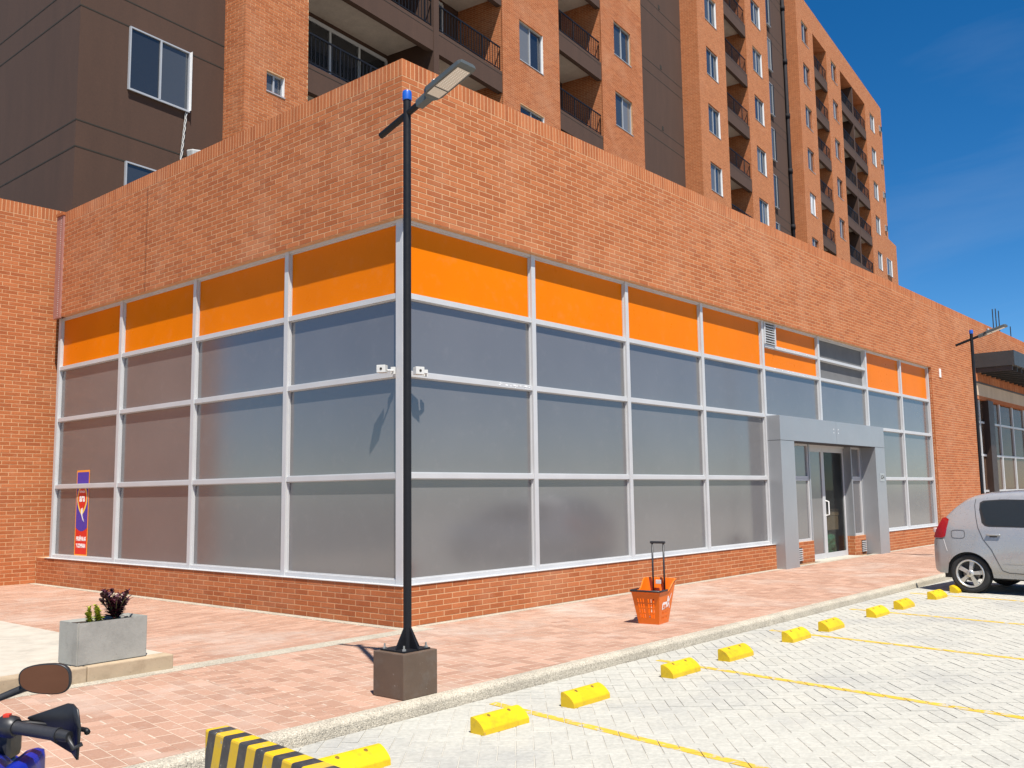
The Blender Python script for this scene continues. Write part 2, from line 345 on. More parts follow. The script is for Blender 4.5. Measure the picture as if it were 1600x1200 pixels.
def text(name, body, mat, parent, loc, rot, size, width=None, bold=0.0):
    cu = bpy.data.curves.new(name, 'FONT'); cu.body = body; cu.size = size; cu.align_x = 'CENTER'; cu.align_y = 'CENTER'; cu.offset = bold; cu.extrude = 0.0006
    o = bpy.data.objects.new(name, cu); COL.objects.link(o)
    bpy.context.view_layer.update()
    me = bpy.data.meshes.new_from_object(o.evaluated_get(bpy.context.evaluated_depsgraph_get()))
    bpy.data.objects.remove(o); me.name = name
    me.materials.clear(); me.materials.append(MATS[mat])
    o = bpy.data.objects.new(name, me); COL.objects.link(o); o.parent = parent; o.location = loc; o.rotation_euler = rot
    if width:
        xs = [v.co.x for v in me.vertices]; k = width / (max(xs) - min(xs)); o.scale = (k, 1, 1)
    return o

# ------------------------------------------------------------------ brickwork
def layout(u0, u1, z0, z1, holes=(), L=0.286, H=0.0729, mort=0.0125, phase=0.0, soldier=False):
    out_ = []
    if soldier:
        n = max(1, round((u1 - u0) / 0.0745)); w = (u1 - u0) / n
        for i in range(n): out_.append((u0 + i * w + mort / 2, u0 + (i + 1) * w - mort / 2, z0, z1 - 0.002))
        return out_
    n = max(1, round((z1 - z0) / H)); h = (z1 - z0) / n
    for k in range(n):
        za, zb = z0 + k * h + mort / 2, z0 + (k + 1) * h - mort / 2
        zm = (za + zb) / 2
        spans = [(u0, u1)]
        for (a, b_, c, d) in holes:
            if c < zm < d:
                ns = []
                for (p, q) in spans:
                    if b_ <= p or a >= q: ns.append((p, q)); continue
                    if a > p: ns.append((p, a))
                    if b_ < q: ns.append((b_, q))
                spans = ns
        off = phase + (L / 2 if k % 2 else 0) + random.uniform(-0.012, 0.012)
        for (p, q) in spans:
            i = math.floor((p - off) / L)
            while off + i * L < q - 1e-6:
                a = max(p, off + i * L + mort / 2); b_ = min(q, off + (i + 1) * L - mort / 2); i += 1
                if b_ - a > 0.025: out_.append((a, b_, za, zb))
    return out_
def brick_geo(mb, w, h, cx, cy, cz, ca, sa, jit=0.0, d=0.03):
    hw, hh, c = w / 2, h / 2, min(0.0014, w / 5, h / 5)
    loc = [(-hw + c, jit, -hh + c), (hw - c, jit, -hh + c), (hw - c, jit, hh - c), (-hw + c, jit, hh - c),
           (-hw, jit + c, -hh), (hw, jit + c, -hh), (hw, jit + c, hh), (-hw, jit + c, hh), (-hw, d, -hh), (hw, d, -hh), (hw, d, hh), (-hw, d, hh)]
    mb.add([(cx + x * ca - y * sa, cy + x * sa + y * ca, cz + z) for x, y, z in loc],
           [(0, 1, 2, 3), (0, 4, 5, 1), (1, 5, 6, 2), (2, 6, 7, 3), (3, 7, 4, 0), (4, 8, 9, 5), (5, 9, 10, 6), (6, 10, 11, 7), (7, 11, 8, 4)])
def brick_field(parent, walls, nsingle, mat='brick', xf=Matrix.Identity(4)):
    """walls: list of (angle, origin, [rects]) in the parent's frame; the largest-looking nsingle become objects"""
    items = []
    for (ang, O, rects) in walls:
        ca, sa = math.cos(ang), math.sin(ang)
        nrm = (xf.to_3x3() @ Vector((sa, -ca, 0)))
        for (a, b_, za, zb) in rects:
            um, zm = (a + b_) / 2, (za + zb) / 2
            p = (O[0] + um * ca, O[1] + um * sa, O[2] + zm)
            w_ = xf @ Vector(p); q = proj(w_); sc_ = 0
            if q and -5 < q[0] < 1605 and -5 < q[1] < 1205:
                d = CC - w_; sc_ = (b_ - a) * (zb - za) * max(0, d.normalized().dot(nrm)) / d.length_squared
            items.append((sc_, p, b_ - a, zb - za, ca, sa, ang))
    items.sort(key=lambda i: -i[0])
    cache = {}; n = 0; mb = MB()
    for it in items:
        sc_, p, w, h, ca, sa, ang = it
        if n < nsingle and sc_ > 0:
            key = (round(w, 3), round(h, 3))
            o = bpy.data.objects.new('brick', cache[key]) if key in cache else None
            if o is None:
                m1 = MB(); brick_geo(m1, w, h, 0, 0, 0, 1, 0); o = m1.build('brick', mat, parent); cache[key] = o.data
            else: COL.objects.link(o); o.parent = parent
            j = random.uniform(-0.0010, 0.0006)
            o.location = (p[0] - sa * j, p[1] + ca * j, p[2]); o.rotation_euler = (0, 0, ang); n += 1
        else: brick_geo(mb, w, h, *p, ca, sa, random.uniform(-0.0010, 0.0006))
    if mb.v: tag(mb.build('brickwork', mat, parent), kind='stuff')

# ------------------------------------------------------------------ paving
def clip(poly, zone):
    for i in range(len(zone)):
        (ax, ay), (bx, by) = zone[i], zone[(i + 1) % len(zone)]
        ins = lambda p: (bx - ax) * (p[1] - ay) - (by - ay) * (p[0] - ax)
        o_ = []
        for j in range(len(poly)):
            p, q = poly[j], poly[(j + 1) % len(poly)]; dp, dq = ins(p), ins(q)
            if dp >= 0: o_.append(p)
            if (dp >= 0) != (dq >= 0):
                k = dp / (dp - dq); o_.append((p[0] + (q[0] - p[0]) * k, p[1] + (q[1] - p[1]) * k))
        poly = o_
        if len(poly) < 3: return []
    return poly
def area(p): return abs(sum(p[i][0] * p[(i + 1) % len(p)][1] - p[(i + 1) % len(p)][0] * p[i][1] for i in range(len(p)))) / 2
class Rot:
    def __init__(s, ang, o): s.c, s.s, s.o, s.a = math.cos(ang), math.sin(ang), o, ang
    def w(s, x, y): return (s.o[0] + x * s.c - y * s.s, s.o[1] + x * s.s + y * s.c)
    def l(s, x, y): dx, dy = x - s.o[0], y - s.o[1]; return (dx * s.c + dy * s.s, -dx * s.s + dy * s.c)
def rect_items(fr, rects, zone):
    """rects in the frame fr (x0,x1,y0,y1) -> list of (poly, full?, centre, w, h, angle)"""
    res = []
    for (x0, x1, y0, y1) in rects:
        p = [fr.w(x0, y0), fr.w(x1, y0), fr.w(x1, y1), fr.w(x0, y1)]
        c = clip(p, zone)
        if len(c) < 3 or area(c) < 0.0008: continue
        full = abs(area(c) - area(p)) < 1e-6
        res.append((c, full, fr.w((x0 + x1) / 2, (y0 + y1) / 2), x1 - x0, y1 - y0, fr.a))
    return res
def bounds(fr, zone):
    q = [fr.l(*p) for p in zone]; return min(a for a, _ in q), max(a for a, _ in q), min(b for _, b in q), max(b for _, b in q)
def herring(fr, zone, Wd, g):
    x0, x1, y0, y1 = bounds(fr, zone); rs = []; n = int((x1 - x0 + y1 - y0) / Wd) + 6
    for a in range(-n, n):
        for b_ in range(-n, n):
            X, Y = a * Wd + b_ * 2 * Wd, -a * Wd + b_ * 2 * Wd
            if x0 - 1 < X < x1 + 1 and y0 - 1 < Y < y1 + 1:
                rs.append((X + g, X + 2 * Wd - g, Y + g, Y + Wd - g)); rs.append((X + 2 * Wd + g, X + 3 * Wd - g, Y + g, Y + 2 * Wd - g))
    return rect_items(fr, rs, zone)
def running(fr, zone, L, Wd, g, along='x'):
    x0, x1, y0, y1 = bounds(fr, zone); rs = []
    if along == 'x':
        for k in range(int((y1 - y0) / Wd) + 2):
            off = (k % 2) * L / 2 + random.uniform(-0.02, 0.02)
            for i in range(-1, int((x1 - x0) / L) + 2):
                X, Y = x0 + i * L + off, y0 + k * Wd; rs.append((X + g * 1.15, X + L - g * 1.15, Y + g * 0.7, Y + Wd - g * 0.7))
    else:
        for k in range(int((x1 - x0) / Wd) + 2):
            off = (k % 2) * L / 2 + random.uniform(-0.02, 0.02)
            for i in range(-1, int((y1 - y0) / L) + 2):
                X, Y = x0 + k * Wd, y0 + i * L + off; rs.append((X + g * 0.5, X + Wd - g * 0.5, Y + g * 1.2, Y + L - g * 1.2))
    return rect_items(fr, rs, zone)
def pave(parent, items, mat, ztop, thick, nsingle, stuffname, ch=0.003, jz=0.0015):
    def score(it):
        q = proj((it[2][0], it[2][1], ztop))
        if not q or not (-20 < q[0] < 1620 and 0 < q[1] < 1230): return 0
        d = CC - Vector((it[2][0], it[2][1], ztop)); return area(it[0]) * d.z / d.length ** 3
    ranked = sorted(items, key=lambda it: -score(it)); cache = {}; n = 0; mb = MB()
    for it in ranked:
        poly, full, c, w, h, ang = it; dz = random.uniform(-jz, jz)
        if full and n < nsingle and score(it) > 0:
            k = (round(w, 3), round(h, 3))
            if k not in cache:
                m1 = MB(); a, b_ = w / 2, h / 2
                m1.add([(-a, -b_, -thick), (a, -b_, -thick), (a, b_, -thick), (-a, b_, -thick), (-a, -b_, -ch), (a, -b_, -ch), (a, b_, -ch), (-a, b_, -ch), (-a + ch, -b_ + ch, 0), (a - ch, -b_ + ch, 0), (a - ch, b_ - ch, 0), (-a + ch, b_ - ch, 0)],
                       [(8, 9, 10, 11)] + [(4 + i, 4 + (i + 1) % 4, 8 + (i + 1) % 4, 8 + i) for i in range(4)] + [(i, (i + 1) % 4, 4 + (i + 1) % 4, 4 + i) for i in range(4)])
                o = m1.build('paver', mat, parent); cache[k] = o.data
            else:
                o = bpy.data.objects.new('paver', cache[k]); COL.objects.link(o); o.parent = parent
            o.location = (c[0], c[1], ztop + dz); o.rotation_euler = (random.uniform(-1, 1) * jz * 2, random.uniform(-1, 1) * jz * 2, ang); n += 1
        else: mb.prism(poly, ztop - thick, ztop + dz)
    if mb.v: tag(mb.build(stuffname, mat, parent), kind='stuff')

PZ = -0.10        # parking level
# ground sheet to the horizon
g_ = MB(); g_.add([(-900, -900, -0.135), (900, -900, -0.135), (900, 900, -0.135), (-900, 900, -0.135)], [(0, 1, 2, 3)])
tag(g_.build('ground', 'ground'), kind='structure')
# sidewalk: bed, clay pavers, aggregate bands
sw = MB(); sw.box(-16, 40, -2.985, 0.02, -0.13, -0.0015); sw.box(-3.075, 0.02, 0.021, 10.6, -0.13, -0.0015)
sidewalk = tag(sw.build('sidewalk', 'joint_sidewalk'), kind='structure')
SK = R(-8)
F82 = Rot(SK, (0, 0))
items = []
ytop, ybot = -0.36, -2.975
def skx(x, y): return x + math.tan(R(8)) * (y + 1.5)     # skewed zone border through x at y=-1.5
def zone(xa, xb): return [(skx(xa, ybot), ybot), (skx(xb, ybot), ybot), (skx(xb, ytop), ytop), (skx(xa, ytop), ytop)]
items += running(F82, zone(-12, -4.62), 0.262, 0.131, 0.007, 'y')
items += running(F82, zone(-4.62, -4.36), 0.262, 0.131, 0.007, 'x')
items += running(F82, zone(-4.36, -3.28), 0.262, 0.131, 0.007, 'y')
items += running(F82, zone(-3.28, -3.01), 0.262, 0.066, 0.0045, 'x')
items += running(F82, zone(-3.01, -2.20), 0.262, 0.131, 0.007, 'y')
items += herring(F82, [(skx(-2.2, ybot), ybot), (30, ybot), (30, -0.13), (0.35, -0.13), (skx(-2.2, ytop), ytop)] if False else zone(-2.2, 30), 0.131, 0.0065)
items += running(Rot(0, (0, 0)), [(0.2, ytop), (30, ytop), (30, -0.13), (0.2, -0.13)], 0.262, 0.1150, 0.005, 'x')
items += running(Rot(0, (0, 0)), [(-3.05, -0.10), (-0.14, -0.10), (-0.14, 10.35), (-3.05, 10.35)], 0.262, 0.0875, 0.005, 'x')
pave(sidewalk, items, 'paver_clay', 0.0, 0.03, 300, 'far_pavers', 0.001, 0.0004)
ag = MB(); ag.box(-12, 0.2, ytop + 0.006, -0.106, -0.1, 0.002); ag.box(-0.134, -0.001, -0.104, 10.37, -0.1, 0.003); ag.box(0.205, 40, -0.125, -0.001, -0.1, 0.003)
tag(ag.build('aggregate_strip', 'aggregate', sidewalk))
kb = MB(); prof = [(-2.99, -0.13), (-2.99, 0.002)] + [(-3.045 - 0.062 * math.sin(a), -0.045 + 0.047 * math.cos(a)) for a in [R(x) for x in range(0, 91, 15)]] + [(-3.118, -0.13)]
kb.extr(prof, 'x', -16, 40)
tag(kb.build('kerb', 'aggregate', fixn=True), kind='structure')
# parking lot: bed, herringbone concrete pavers, yellow lines painted on the paver tops
pk = MB(); pk.box(-30, 60, -40, -3.119, -0.134, PZ - 0.0045)
parking = tag(pk.build('parking_lot', 'joint_parking'), kind='structure')
FP = Rot(R(40.5), (0, -5))
zn = [(-9, -16), (26, -16), (26, -3.125), (-9, -3.125)]
pits = []
for it in herring(FP, zn, 0.121, 0.0035):
    q = proj((it[2][0], it[2][1], PZ))
    if q and -260 < q[0] < 1900 and q[1] < 1420: pits.append(it)
pave(parking, pits, 'paver_concrete', PZ, 0.03, 300, 'far_pavers')
for i, (x, y0) in enumerate([(-4.62, -3.5), (-2.05, -3.28), (0.42, -3.3), (2.96, -3.3), (5.48, -3.3), (8.02, -3.3)]):
    sk = math.tan(R(7.6)); y1 = -9.5; wd = 0.044
    z_ = [(x - sk * (y0 - y1), y1), (x + wd * 2 - sk * (y0 - y1), y1), (x + wd * 2, y0), (x, y0)]
    mb = MB()
    for it in pits:
        if abs(it[2][0] - x) > 2.2: continue
        c = clip(it[0], z_)
        if len(c) >= 3 and area(c) > 1e-4: mb.prism(c, PZ - 0.001, PZ + 0.0035)
    if mb.v: mb.build('painted_line', 'road_paint', parking)
# raised concrete walkway with its worn kerb stones
rs = MB(); rs.prism([(-16, -0.02), (-3.09, -0.02), (-3.08, 10.37), (-16, 10.37)], -0.05, 0.128)
walk = tag(rs.build('raised_walkway', 'concrete_slab'), kind='structure')
for k in range(12):
    x1 = -3.085 - k * 0.82; m1 = MB(); m1.bbox(x1 - 0.815, x1, -0.2, -0.022, -0.05, 0.132 + random.uniform(-.002, .002), 0.012)
    m1.build('kerb_stone', 'kerb_stone', walk, smooth=False)

# ------------------------------------------------------------------ the shop building
XE, YE = 34.0, 9.74
ZS, Z3, Z2, Z1, ZH, ZR = 0.496, 1.832, 3.115, 4.12, 5.115, 7.20
shop = empty('shop_building', (0, 0, 0), 0, 'low brick shop building with orange and grey glazed corner front', 'building')
def part(name, mat, *boxes, parent=None, **k):
    m_ = MB()
    for b_ in boxes: m_.box(*b_)
    return m_.build(name, mat, parent or shop, **k)
e = 0.0022
part('wall', 'mortar', (e, XE, e, 0.32, ZH, ZR - 0.004), (e, 0.32, 0.321, YE, ZH, ZR - 0.004))                  # band above the glazing
part('wall', 'mortar', (e, 10.35, e, 0.30, -0.1, ZS - 0.002)); part('wall', 'mortar', (e, 0.30, 0.301, 10.36, -0.1, ZS - 0.002)); part('wall', 'mortar', (15.95, 21.0, e, 0.30, -0.1, ZS - 0.002))   # plinth
part('wall', 'mortar', (21.0 + e, 25.5, e, 0.32, -0.1, ZH - 0.001), (25.5, XE, 0.05, 0.32, 5.4, ZH - 0.001) if False else (25.2, 25.5 - e, 0.321, 0.6, -0.1, ZH - 0.001))
part('roof', 'ground', (0.33, XE, 0.33, 10.3, 6.3, 6.45), (0.33, XE, 0.33, 10.3, ZH + 0.02, ZH + 0.14))
walls = []
RR = [layout(0.0, XE, ZH, 6.968), layout(0.0, XE, 6.975, ZR, soldier=True), layout(0.0, 10.3, 0.0, ZS - 0.006), layout(16.0, 21.0, 0.0, ZS - 0.006), layout(21.0, 25.5, 0.0, ZH, phase=0.1)]
for r_ in RR: walls.append((0.0, (0, 0, 0), r_))
for r_ in [layout(-YE, 0.0, ZH, 6.968, phase=0.14), layout(-YE, 0.0, 6.975, ZR, soldier=True), layout(-10.36, 0.0, 0.0, ZS - 0.006, phase=0.14)]: walls.append((-PI / 2, (0, 0, 0), r_))
walls.append((-PI / 2, (21.0, 0, 0), layout(-0.13, 0.0, ZS, ZH, phase=0.1)))       # reveal at the end of the glazing
walls.append((0.0, (10.85, 0.15, 0), layout(0.0, 1.57, 0.0, 0.46))); walls.append((0.0, (14.8, 0.15, 0), layout(0.0, 0.70, 0.0, 0.46))); walls.append((-PI / 2, (14.8, 0.15, 0), layout(-0.20, 0.0, 0.0, 0.46)))
brick_field(shop, walls, 300)
part('wall', 'mortar', (10.85, 12.42 - e, 0.15 + e, 0.45, -0.1, 0.462), (14.8 + e, 15.5, 0.15 + e, 0.45, -0.1, 0.462))   # low plinths beside the door
# glazing grid
PD, MF = 0.150, 0.085          # pane depth behind the brick face, mullion front
RX = [0.0, 2.70, 5.165, 7.67, 10.2, 13.05, 16.0, 18.57, 20.96]
LY = [0.0, 2.55, 5.025, 7.48, 9.96]
mw = 0.044
def mull_R(x, z0=ZS, z1=ZH): part('mullion', 'aluminium', (x - mw, x + mw, MF, PD + 0.05, z0, z1 - 0.001))
def mull_L(y): part('mullion', 'aluminium', (MF, PD + 0.05, y - mw, y + mw, ZS, ZH - 0.001))
for i, x in enumerate(RX[1:]):
    mull_R(min(x, 20.94), 3.1 if i == 4 else ZS)
for y in LY[1:]: mull_L(y)
part('corner_mullion', 'aluminium', (MF, PD + 0.06, MF, PD + 0.06, ZS, ZH - 0.001)); part('corner_mullion', 'aluminium', (MF + 0.004, MF + 0.07, MF - 0.012, MF, ZS, ZH - 0.001))
def pane(side, a, b_, z0, z1, mat='film_grey', name='pane', d=PD):
    m_ = MB()
    if side == 'R': m_.box(a, b_, d, d + 0.012, z0, z1)
    else: m_.box(d, d + 0.012, a, b_, z0, z1)
    o = m_.build(name, mat, shop)
    fr = MB(); t_, f = 0.014, 0.022                      # slim glazing bead round the pane
    for (p, q, r_, s_) in ((a, b_, z1 - t_, z1), (a, b_, z0, z0 + t_), (a, a + t_, z0 + t_, z1 - t_), (b_ - t_, b_, z0 + t_, z1 - t_)):
        fr.box(p, q, d - f, d - 0.001, r_, s_) if side == 'R' else fr.box(d - f, d - 0.001, p, q, r_, s_)
    fr.build('glazing_bead', 'aluminium', o); return o
def transom(side, a, b_, z, h=0.033, parent=None):
    m_ = MB()
    if side == 'R': m_.box(a, b_, MF + 0.012, PD + 0.03, z - h, z + h)
    else: m_.box(MF + 0.012, PD + 0.03, a, b_, z - h, z + h)
    m_.build('transom', 'aluminium', shop)
th = 0.033
rows = [(ZS + 0.055, Z3 - th), (Z3 + th, Z2 - th), (Z2 + th, Z1 - th), (Z1 + th, ZH - 0.035)]
def column(side, a, b_, top='film_orange', low=0):
    for k, (z0, z1) in enumerate(rows):
        if k < low: continue
        if k == 3 and top is None: continue
        pane(side, a + mw, b_ - mw, z0, z1, 'film_grey' if k < 3 else top, 'pane' if k < 3 else 'panel')
    for z in (Z3, Z2, Z1)[max(0, low - 1) if low else 0:]: transom(side, a + mw, b_ - mw, z)
    transom(side, a + mw, b_ - mw, ZH - 0.018, 0.017)
    if not low: transom(side, a + mw, b_ - mw, ZS + 0.028, 0.027)
for i in range(4): column('L', (0.14 if i == 0 else LY[i]), LY[i + 1])
for i in range(8):
    a, b_ = (0.14 if i == 0 else RX[i]), RX[i + 1]
    if i in (4, 5): column('R', a, b_, None, 2)
    else: column('R', a, b_)
# split top bays above the door: louvre, orange panels, bare grey board
zm = 4.60
part('louvre_frame', 'aluminium', (10.252, 10.29, 0.06, 0.15, zm + 0.03, ZH - 0.036)); part('louvre_frame', 'aluminium', (10.74, 10.78, 0.06, 0.15, zm + 0.03, ZH - 0.036))
lo_ = part('louvre_back', 'dark_hole', (10.29, 10.74, 0.15, 0.16, zm + 0.03, ZH - 0.036))
for k in range(8): part('slat', 'aluminium', (10.292, 10.738, 0.07, 0.14, zm + 0.045 + k * 0.053, zm + 0.06 + k * 0.053), parent=lo_)
pane('R', 10.78, 13.0, zm + 0.03, ZH - 0.035, 'film_orange', 'panel'); pane('R', 10.252, 13.0, Z1 + th, zm - 0.03, 'film_orange', 'panel')
pane('R', 13.1, 15.95, zm + 0.03, ZH - 0.035, 'louvre_grey', 'board', 0.19); pane('R', 13.1, 15.95, Z1 + th, zm - 0.03, 'louvre_grey', 'board', 0.19)
transom('R', 10.252, 13.0, zm, 0.03); transom('R', 13.1, 15.95, zm, 0.03)
for b_ in ((-0.012, 10.2, -0.012, 0.13, ZS - 0.004, ZS + 0.002), (16.1, 20.99, -0.012, 0.13, ZS - 0.004, ZS + 0.002), (-0.012, 0.13, 0.131, 10.0, ZS - 0.004, ZS + 0.002)): part('sill', 'aluminium', b_)
# door portal
yf = -0.2
part('portal_pillar', 'composite_panel', (10.2, 10.85, yf, 0.2, 0.0, 2.595)); part('portal_pillar', 'composite_panel', (15.5, 16.14, yf, 0.2, 0.0, 2.595))
part('portal_beam', 'composite_panel', (10.2, 13.12, yf - 0.002, 0.42, 2.605, 3.11)); part('portal_beam', 'composite_panel', (13.127, 16.14, yf - 0.002, 0.42, 2.605, 3.11))
part('portal_joint', 'seam', (10.21, 16.13, yf + 0.004, 0.19, 2.594, 2.606), (13.118, 13.13, yf + 0.004, 0.4, 2.61, 3.105))
for dx in (-0.16, 0.10):
    for dz in (0.28, 0.36): part('rivet', 'sign_white', (13.12 + dx, 13.145 + dx, yf - 0.006, yf - 0.003, 2.6 + dz - 0.04, 2.625 + dz - 0.04))
for b_ in ((10.851, 10.90, 0.15, 0.4, 0.463, 2.6), (15.45, 15.499, 0.15, 0.4, 0.463, 2.6), (12.36, 12.42, 0.151, 0.36, 0.463, 2.6), (14.8, 14.86, 0.151, 0.36, 0.463, 2.6)): part('portal_lining', 'composite_panel', b_)
def light(a, b_, z0, z1, y, name='sidelight'):
    f = part(name, 'aluminium', (a, b_, y, y + 0.06, z0, z0 + 0.05), (a, b_, y, y + 0.06, z1 - 0.05, z1), (a, a + 0.05, y, y + 0.06, z0 + 0.05, z1 - 0.05), (b_ - 0.05, b_, y, y + 0.06, z0 + 0.05, z1 - 0.05))
    part('pane', 'film_grey', (a + 0.05, b_ - 0.05, y + 0.03, y + 0.04, z0 + 0.05, z1 - 0.05), parent=f); return f
for a, b_ in ((10.90, 12.36), (14.86, 15.45)): light(a, b_, 0.463, 1.83, 0.17); light(a, b_, 1.832, 2.6, 0.17)
def leaf(a, b_, mat):
    y = 0.33
    f = part('door', 'aluminium', (a, b_, y, y + 0.05, 0.005, 0.12), (a, b_, y, y + 0.05, 2.45, 2.56), (a, a + 0.075, y, y + 0.05, 0.12, 2.45), (b_ - 0.075, b_, y, y + 0.05, 0.12, 2.45))
    part('pane', mat, (a + 0.075, b_ - 0.075, y + 0.02, y + 0.03, 0.12, 2.45), parent=f); return f
leaf(12.44, 13.52, 'film_grey'); d2 = leaf(13.525, 14.79, 'glass_door')
h_ = MB(); h_.tube([(13.60, 0.33, 0.98), (13.60, 0.26, 1.0), (13.60, 0.26, 1.30), (13.60, 0.33, 1.32)], 0.015, 8)
h_.build('handle', 'sign_white', d2)
part('door_head', 'aluminium', (12.42, 14.8, 0.31, 0.39, 2.561, 2.603))
part('threshold', 'concrete_slab', (12.43, 14.79, 0.0, 0.45, -0.05, 0.004))
# vents in the low plinths
for (x0, x1, y) in ((15.20, 15.46, 0.14),):
    vb = part('vent', 'dark_hole', (x0, x1, y, y + 0.008, 0.06, 0.34))
    for k in range(6): part('slat', 'aluminium', (x0, x1, y - 0.02, y + 0.002, 0.07 + k * 0.045, 0.092 + k * 0.045), parent=vb)
vb = part('vent', 'dark_hole', (10.88, 11.75, 0.14, 0.148, 0.06, 0.34))
for k in range(6): part('slat', 'aluminium', (10.88, 11.75, 0.12, 0.142, 0.07 + k * 0.045, 0.092 + k * 0.045), parent=vb)
# room behind the clear door leaf
part('interior_wall', 'interior_wall', (10.2, 16.1, 3.2, 3.3, -0.1, 5.0), (16.1, 16.2, 0.6, 3.3, -0.1, 5.0), (10.1, 10.2, 0.6, 3.3, -0.1, 5.0)); part('interior_floor', 'concrete_slab', (10.2, 16.1, 0.46, 3.2, -0.1, 0.0))
part('interior_lintel', 'interior_wall', (10.2, 16.1, 0.43, 0.5, 2.56, 5.1))
# joint cover, small plaque, number plate
jc = MB(); jc.box(-0.03, 0.02, 9.742, 10.02, ZH - 0.02, ZR - 0.06); jc_o = jc.build('joint_cover', 'joint_cover_pink', shop)
for k in range(46):
    for dx in (0.09, 0.19): part('hole', 'sign_white', (-0.033, -0.03, 9.742 + dx, 9.752 + dx, ZH + 0.02 + k * 0.0435, ZH + 0.032 + k * 0.0435), parent=jc_o) if k % 1 == 0 and dx < 0.1 else None
part('joint_cap', 'brick', (-0.05, 0.05, 9.73, 10.03, ZR - 0.058, ZR + 0.0))
pl = part('plaque', 'sign_white', (21.72, 21.86, -0.02, -0.002, 4.88, 5.14))
part('movement_joint', 'dark_brown_metal', (-0.0020, 0.003, 6.50, 6.506, ZH + 0.01, 6.96)); part('movement_joint', 'mortar', (25.20, 25.212, -0.0025, 0.003, 6.1, ZR - 0.01))
random.seed(3)
for (x0, x1, z, n) in ((1.7, 2.6, Z2, 16), (10.7, 12.6, zm, 14), (10.7, 12.8, Z1, 18)):
    rs_ = MB()
    for k in range(n):
        x = random.uniform(x0, x1); w_ = random.uniform(0.01, 0.06); q = z + random.uniform(-0.025, 0.015); rs_.box(x, x + w_, MF + 0.009, MF + 0.0115, q, q + random.uniform(0.006, 0.018))
    tag(rs_.build('tape_residue', 'sign_white', shop), kind='stuff')
# neighbouring front at the far right end: canopy, brick band, beige lintel, brown column, glass
nb = empty('neighbour_building', (25.5, 0, 0), 0, 'far glazed shop under a dark projecting canopy at the right edge', 'building')
def npart(name, mat, *bs, parent=None):
    m_ = MB()
    for b_ in bs: m_.box(*b_)
    return m_.build(name, mat, parent or nb, origin=(25.5, 0, 0) if parent is None or True else (0, 0, 0))
npart('canopy', 'canopy_dark', (25.68, 36, -1.19, -0.002, 5.52, 6.0))
for k in range(16): npart('canopy_slat', 'canopy_dark', (25.75 + k * 0.62, 25.80 + k * 0.62, -1.1, -0.01, 5.36, 5.519))
npart('wall', 'brick', (25.501, 36, 0.02, 0.3, 5.36, 5.75)); 
for k in range(30): npart('brick', 'brick', (25.55 + k * 0.34, 25.86 + k * 0.34, -0.03, 0.019, 5.08, 5.33))
npart('ledge', 'dark_brown_metal', (25.501, 36, -0.04, 0.1, 5.03, 5.07)); npart('lintel', 'beige_fascia', (25.501, 36, 0.0, 0.3, 4.62, 5.029)); npart('lintel_trim', 'brick', (25.501, 36, 0.01, 0.25, 4.5, 4.619))
npart('column', 'dark_brown_metal', (26.78, 27.42, -0.05, 0.3, 0, 4.5))
for x in (25.6, 26.25, 28.85, 30.65, 32.4): npart('mullion', 'aluminium', (x - 0.05, x + 0.05, 0.1, 0.2, 0, 4.5))
for z in (1.45, 2.65, 3.75): npart('transom', 'aluminium', (25.55, 34, 0.11, 0.19, z - 0.035, z + 0.035))
npart('pane', 'glass_shop', (25.55, 34, 0.15, 0.16, 0, 4.5)); npart('room', 'interior_wall', (25.55, 36, 4.0, 4.1, 0, 5), (36, 36.1, 0.3, 4.1, 0, 5), (25.5, 36, 0.3, 4, 4.52, 4.6))
npart('rebar', 'dark_hole', *[(31.0 + dx, 31.03 + dx, 0.6, 0.63, 6.4, 8.35 + dz) for dx, dz in ((0, 0.0), (0.45, 0.08), (0.9, 0.06))], *[(33.6, 33.63, 0.6, 0.63, 6.4, 8.0)])

# ------------------------------------------------------------------ brick wall closing the left side
lw = empty('brick_wall', (0, 10.38, 0), 0, 'tall plain brick wall at the far left meeting the shop corner', 'wall')
m_ = MB(); m_.box(-3.6 + e, 0.6, e, 0.3, -0.1, 7.395); m_.build('wall_core', 'mortar', lw)
XM = Matrix.Translation((0, 10.38, 0))
brick_field(lw, [(0.0, (0, 0, 0), layout(-3.6, 0.55, 0.0, 7.16)), (0.0, (0, 0, 0), layout(-3.6, 0.55, 7.168, 7.40, soldier=True))], 300, xf=XM)

# ------------------------------------------------------------------ the apartment tower (local x along its front, y into it)
TA = R(7.006); TK = 1.25; TN = Vector((math.sin(TA), -math.cos(TA), 0)) * -6.055
TN = Vector((CC.x + (TN.x - CC.x) * TK, CC.y + (TN.y - CC.y) * TK, 1.6 * (1 - TK)))       # TK: storeys of about 3 m
tower = empty('apartment_tower', TN, TA, 'tall orange brick and brown apartment block with balconies behind the shop', 'building')
tower.scale = (TK, TK, TK)
XT = Matrix.Translation(TN) @ Matrix.Rotation(TA, 4, 'Z') @ Matrix.Scale(TK, 4)
def tpart(name, mat, *bs, parent=None):
    m_ = MB()
    for b_ in bs: m_.box(*b_)
    return m_.build(name, mat, parent or tower)
def tvis(u, z, y=0.0):
    q = proj(XT @ Vector((u, y, z)))
    if not q: return False
    a = proj((0, 0, ZR)); 
    if q[0] < a[0]: b_ = proj((0, 10, ZR))
    else: b_ = proj((34, 0, ZR))
    line = a[1] + (q[0] - a[0]) / (b_[0] - a[0]) * (b_[1] - a[1])
    return -120 < q[0] < 1700 and -200 < q[1] < line + 40
HEADS = [7.38, 9.83, 12.34, 14.82, 17.28, 19.73, 22.1, 24.48, 26.88]
ZT = 28.31
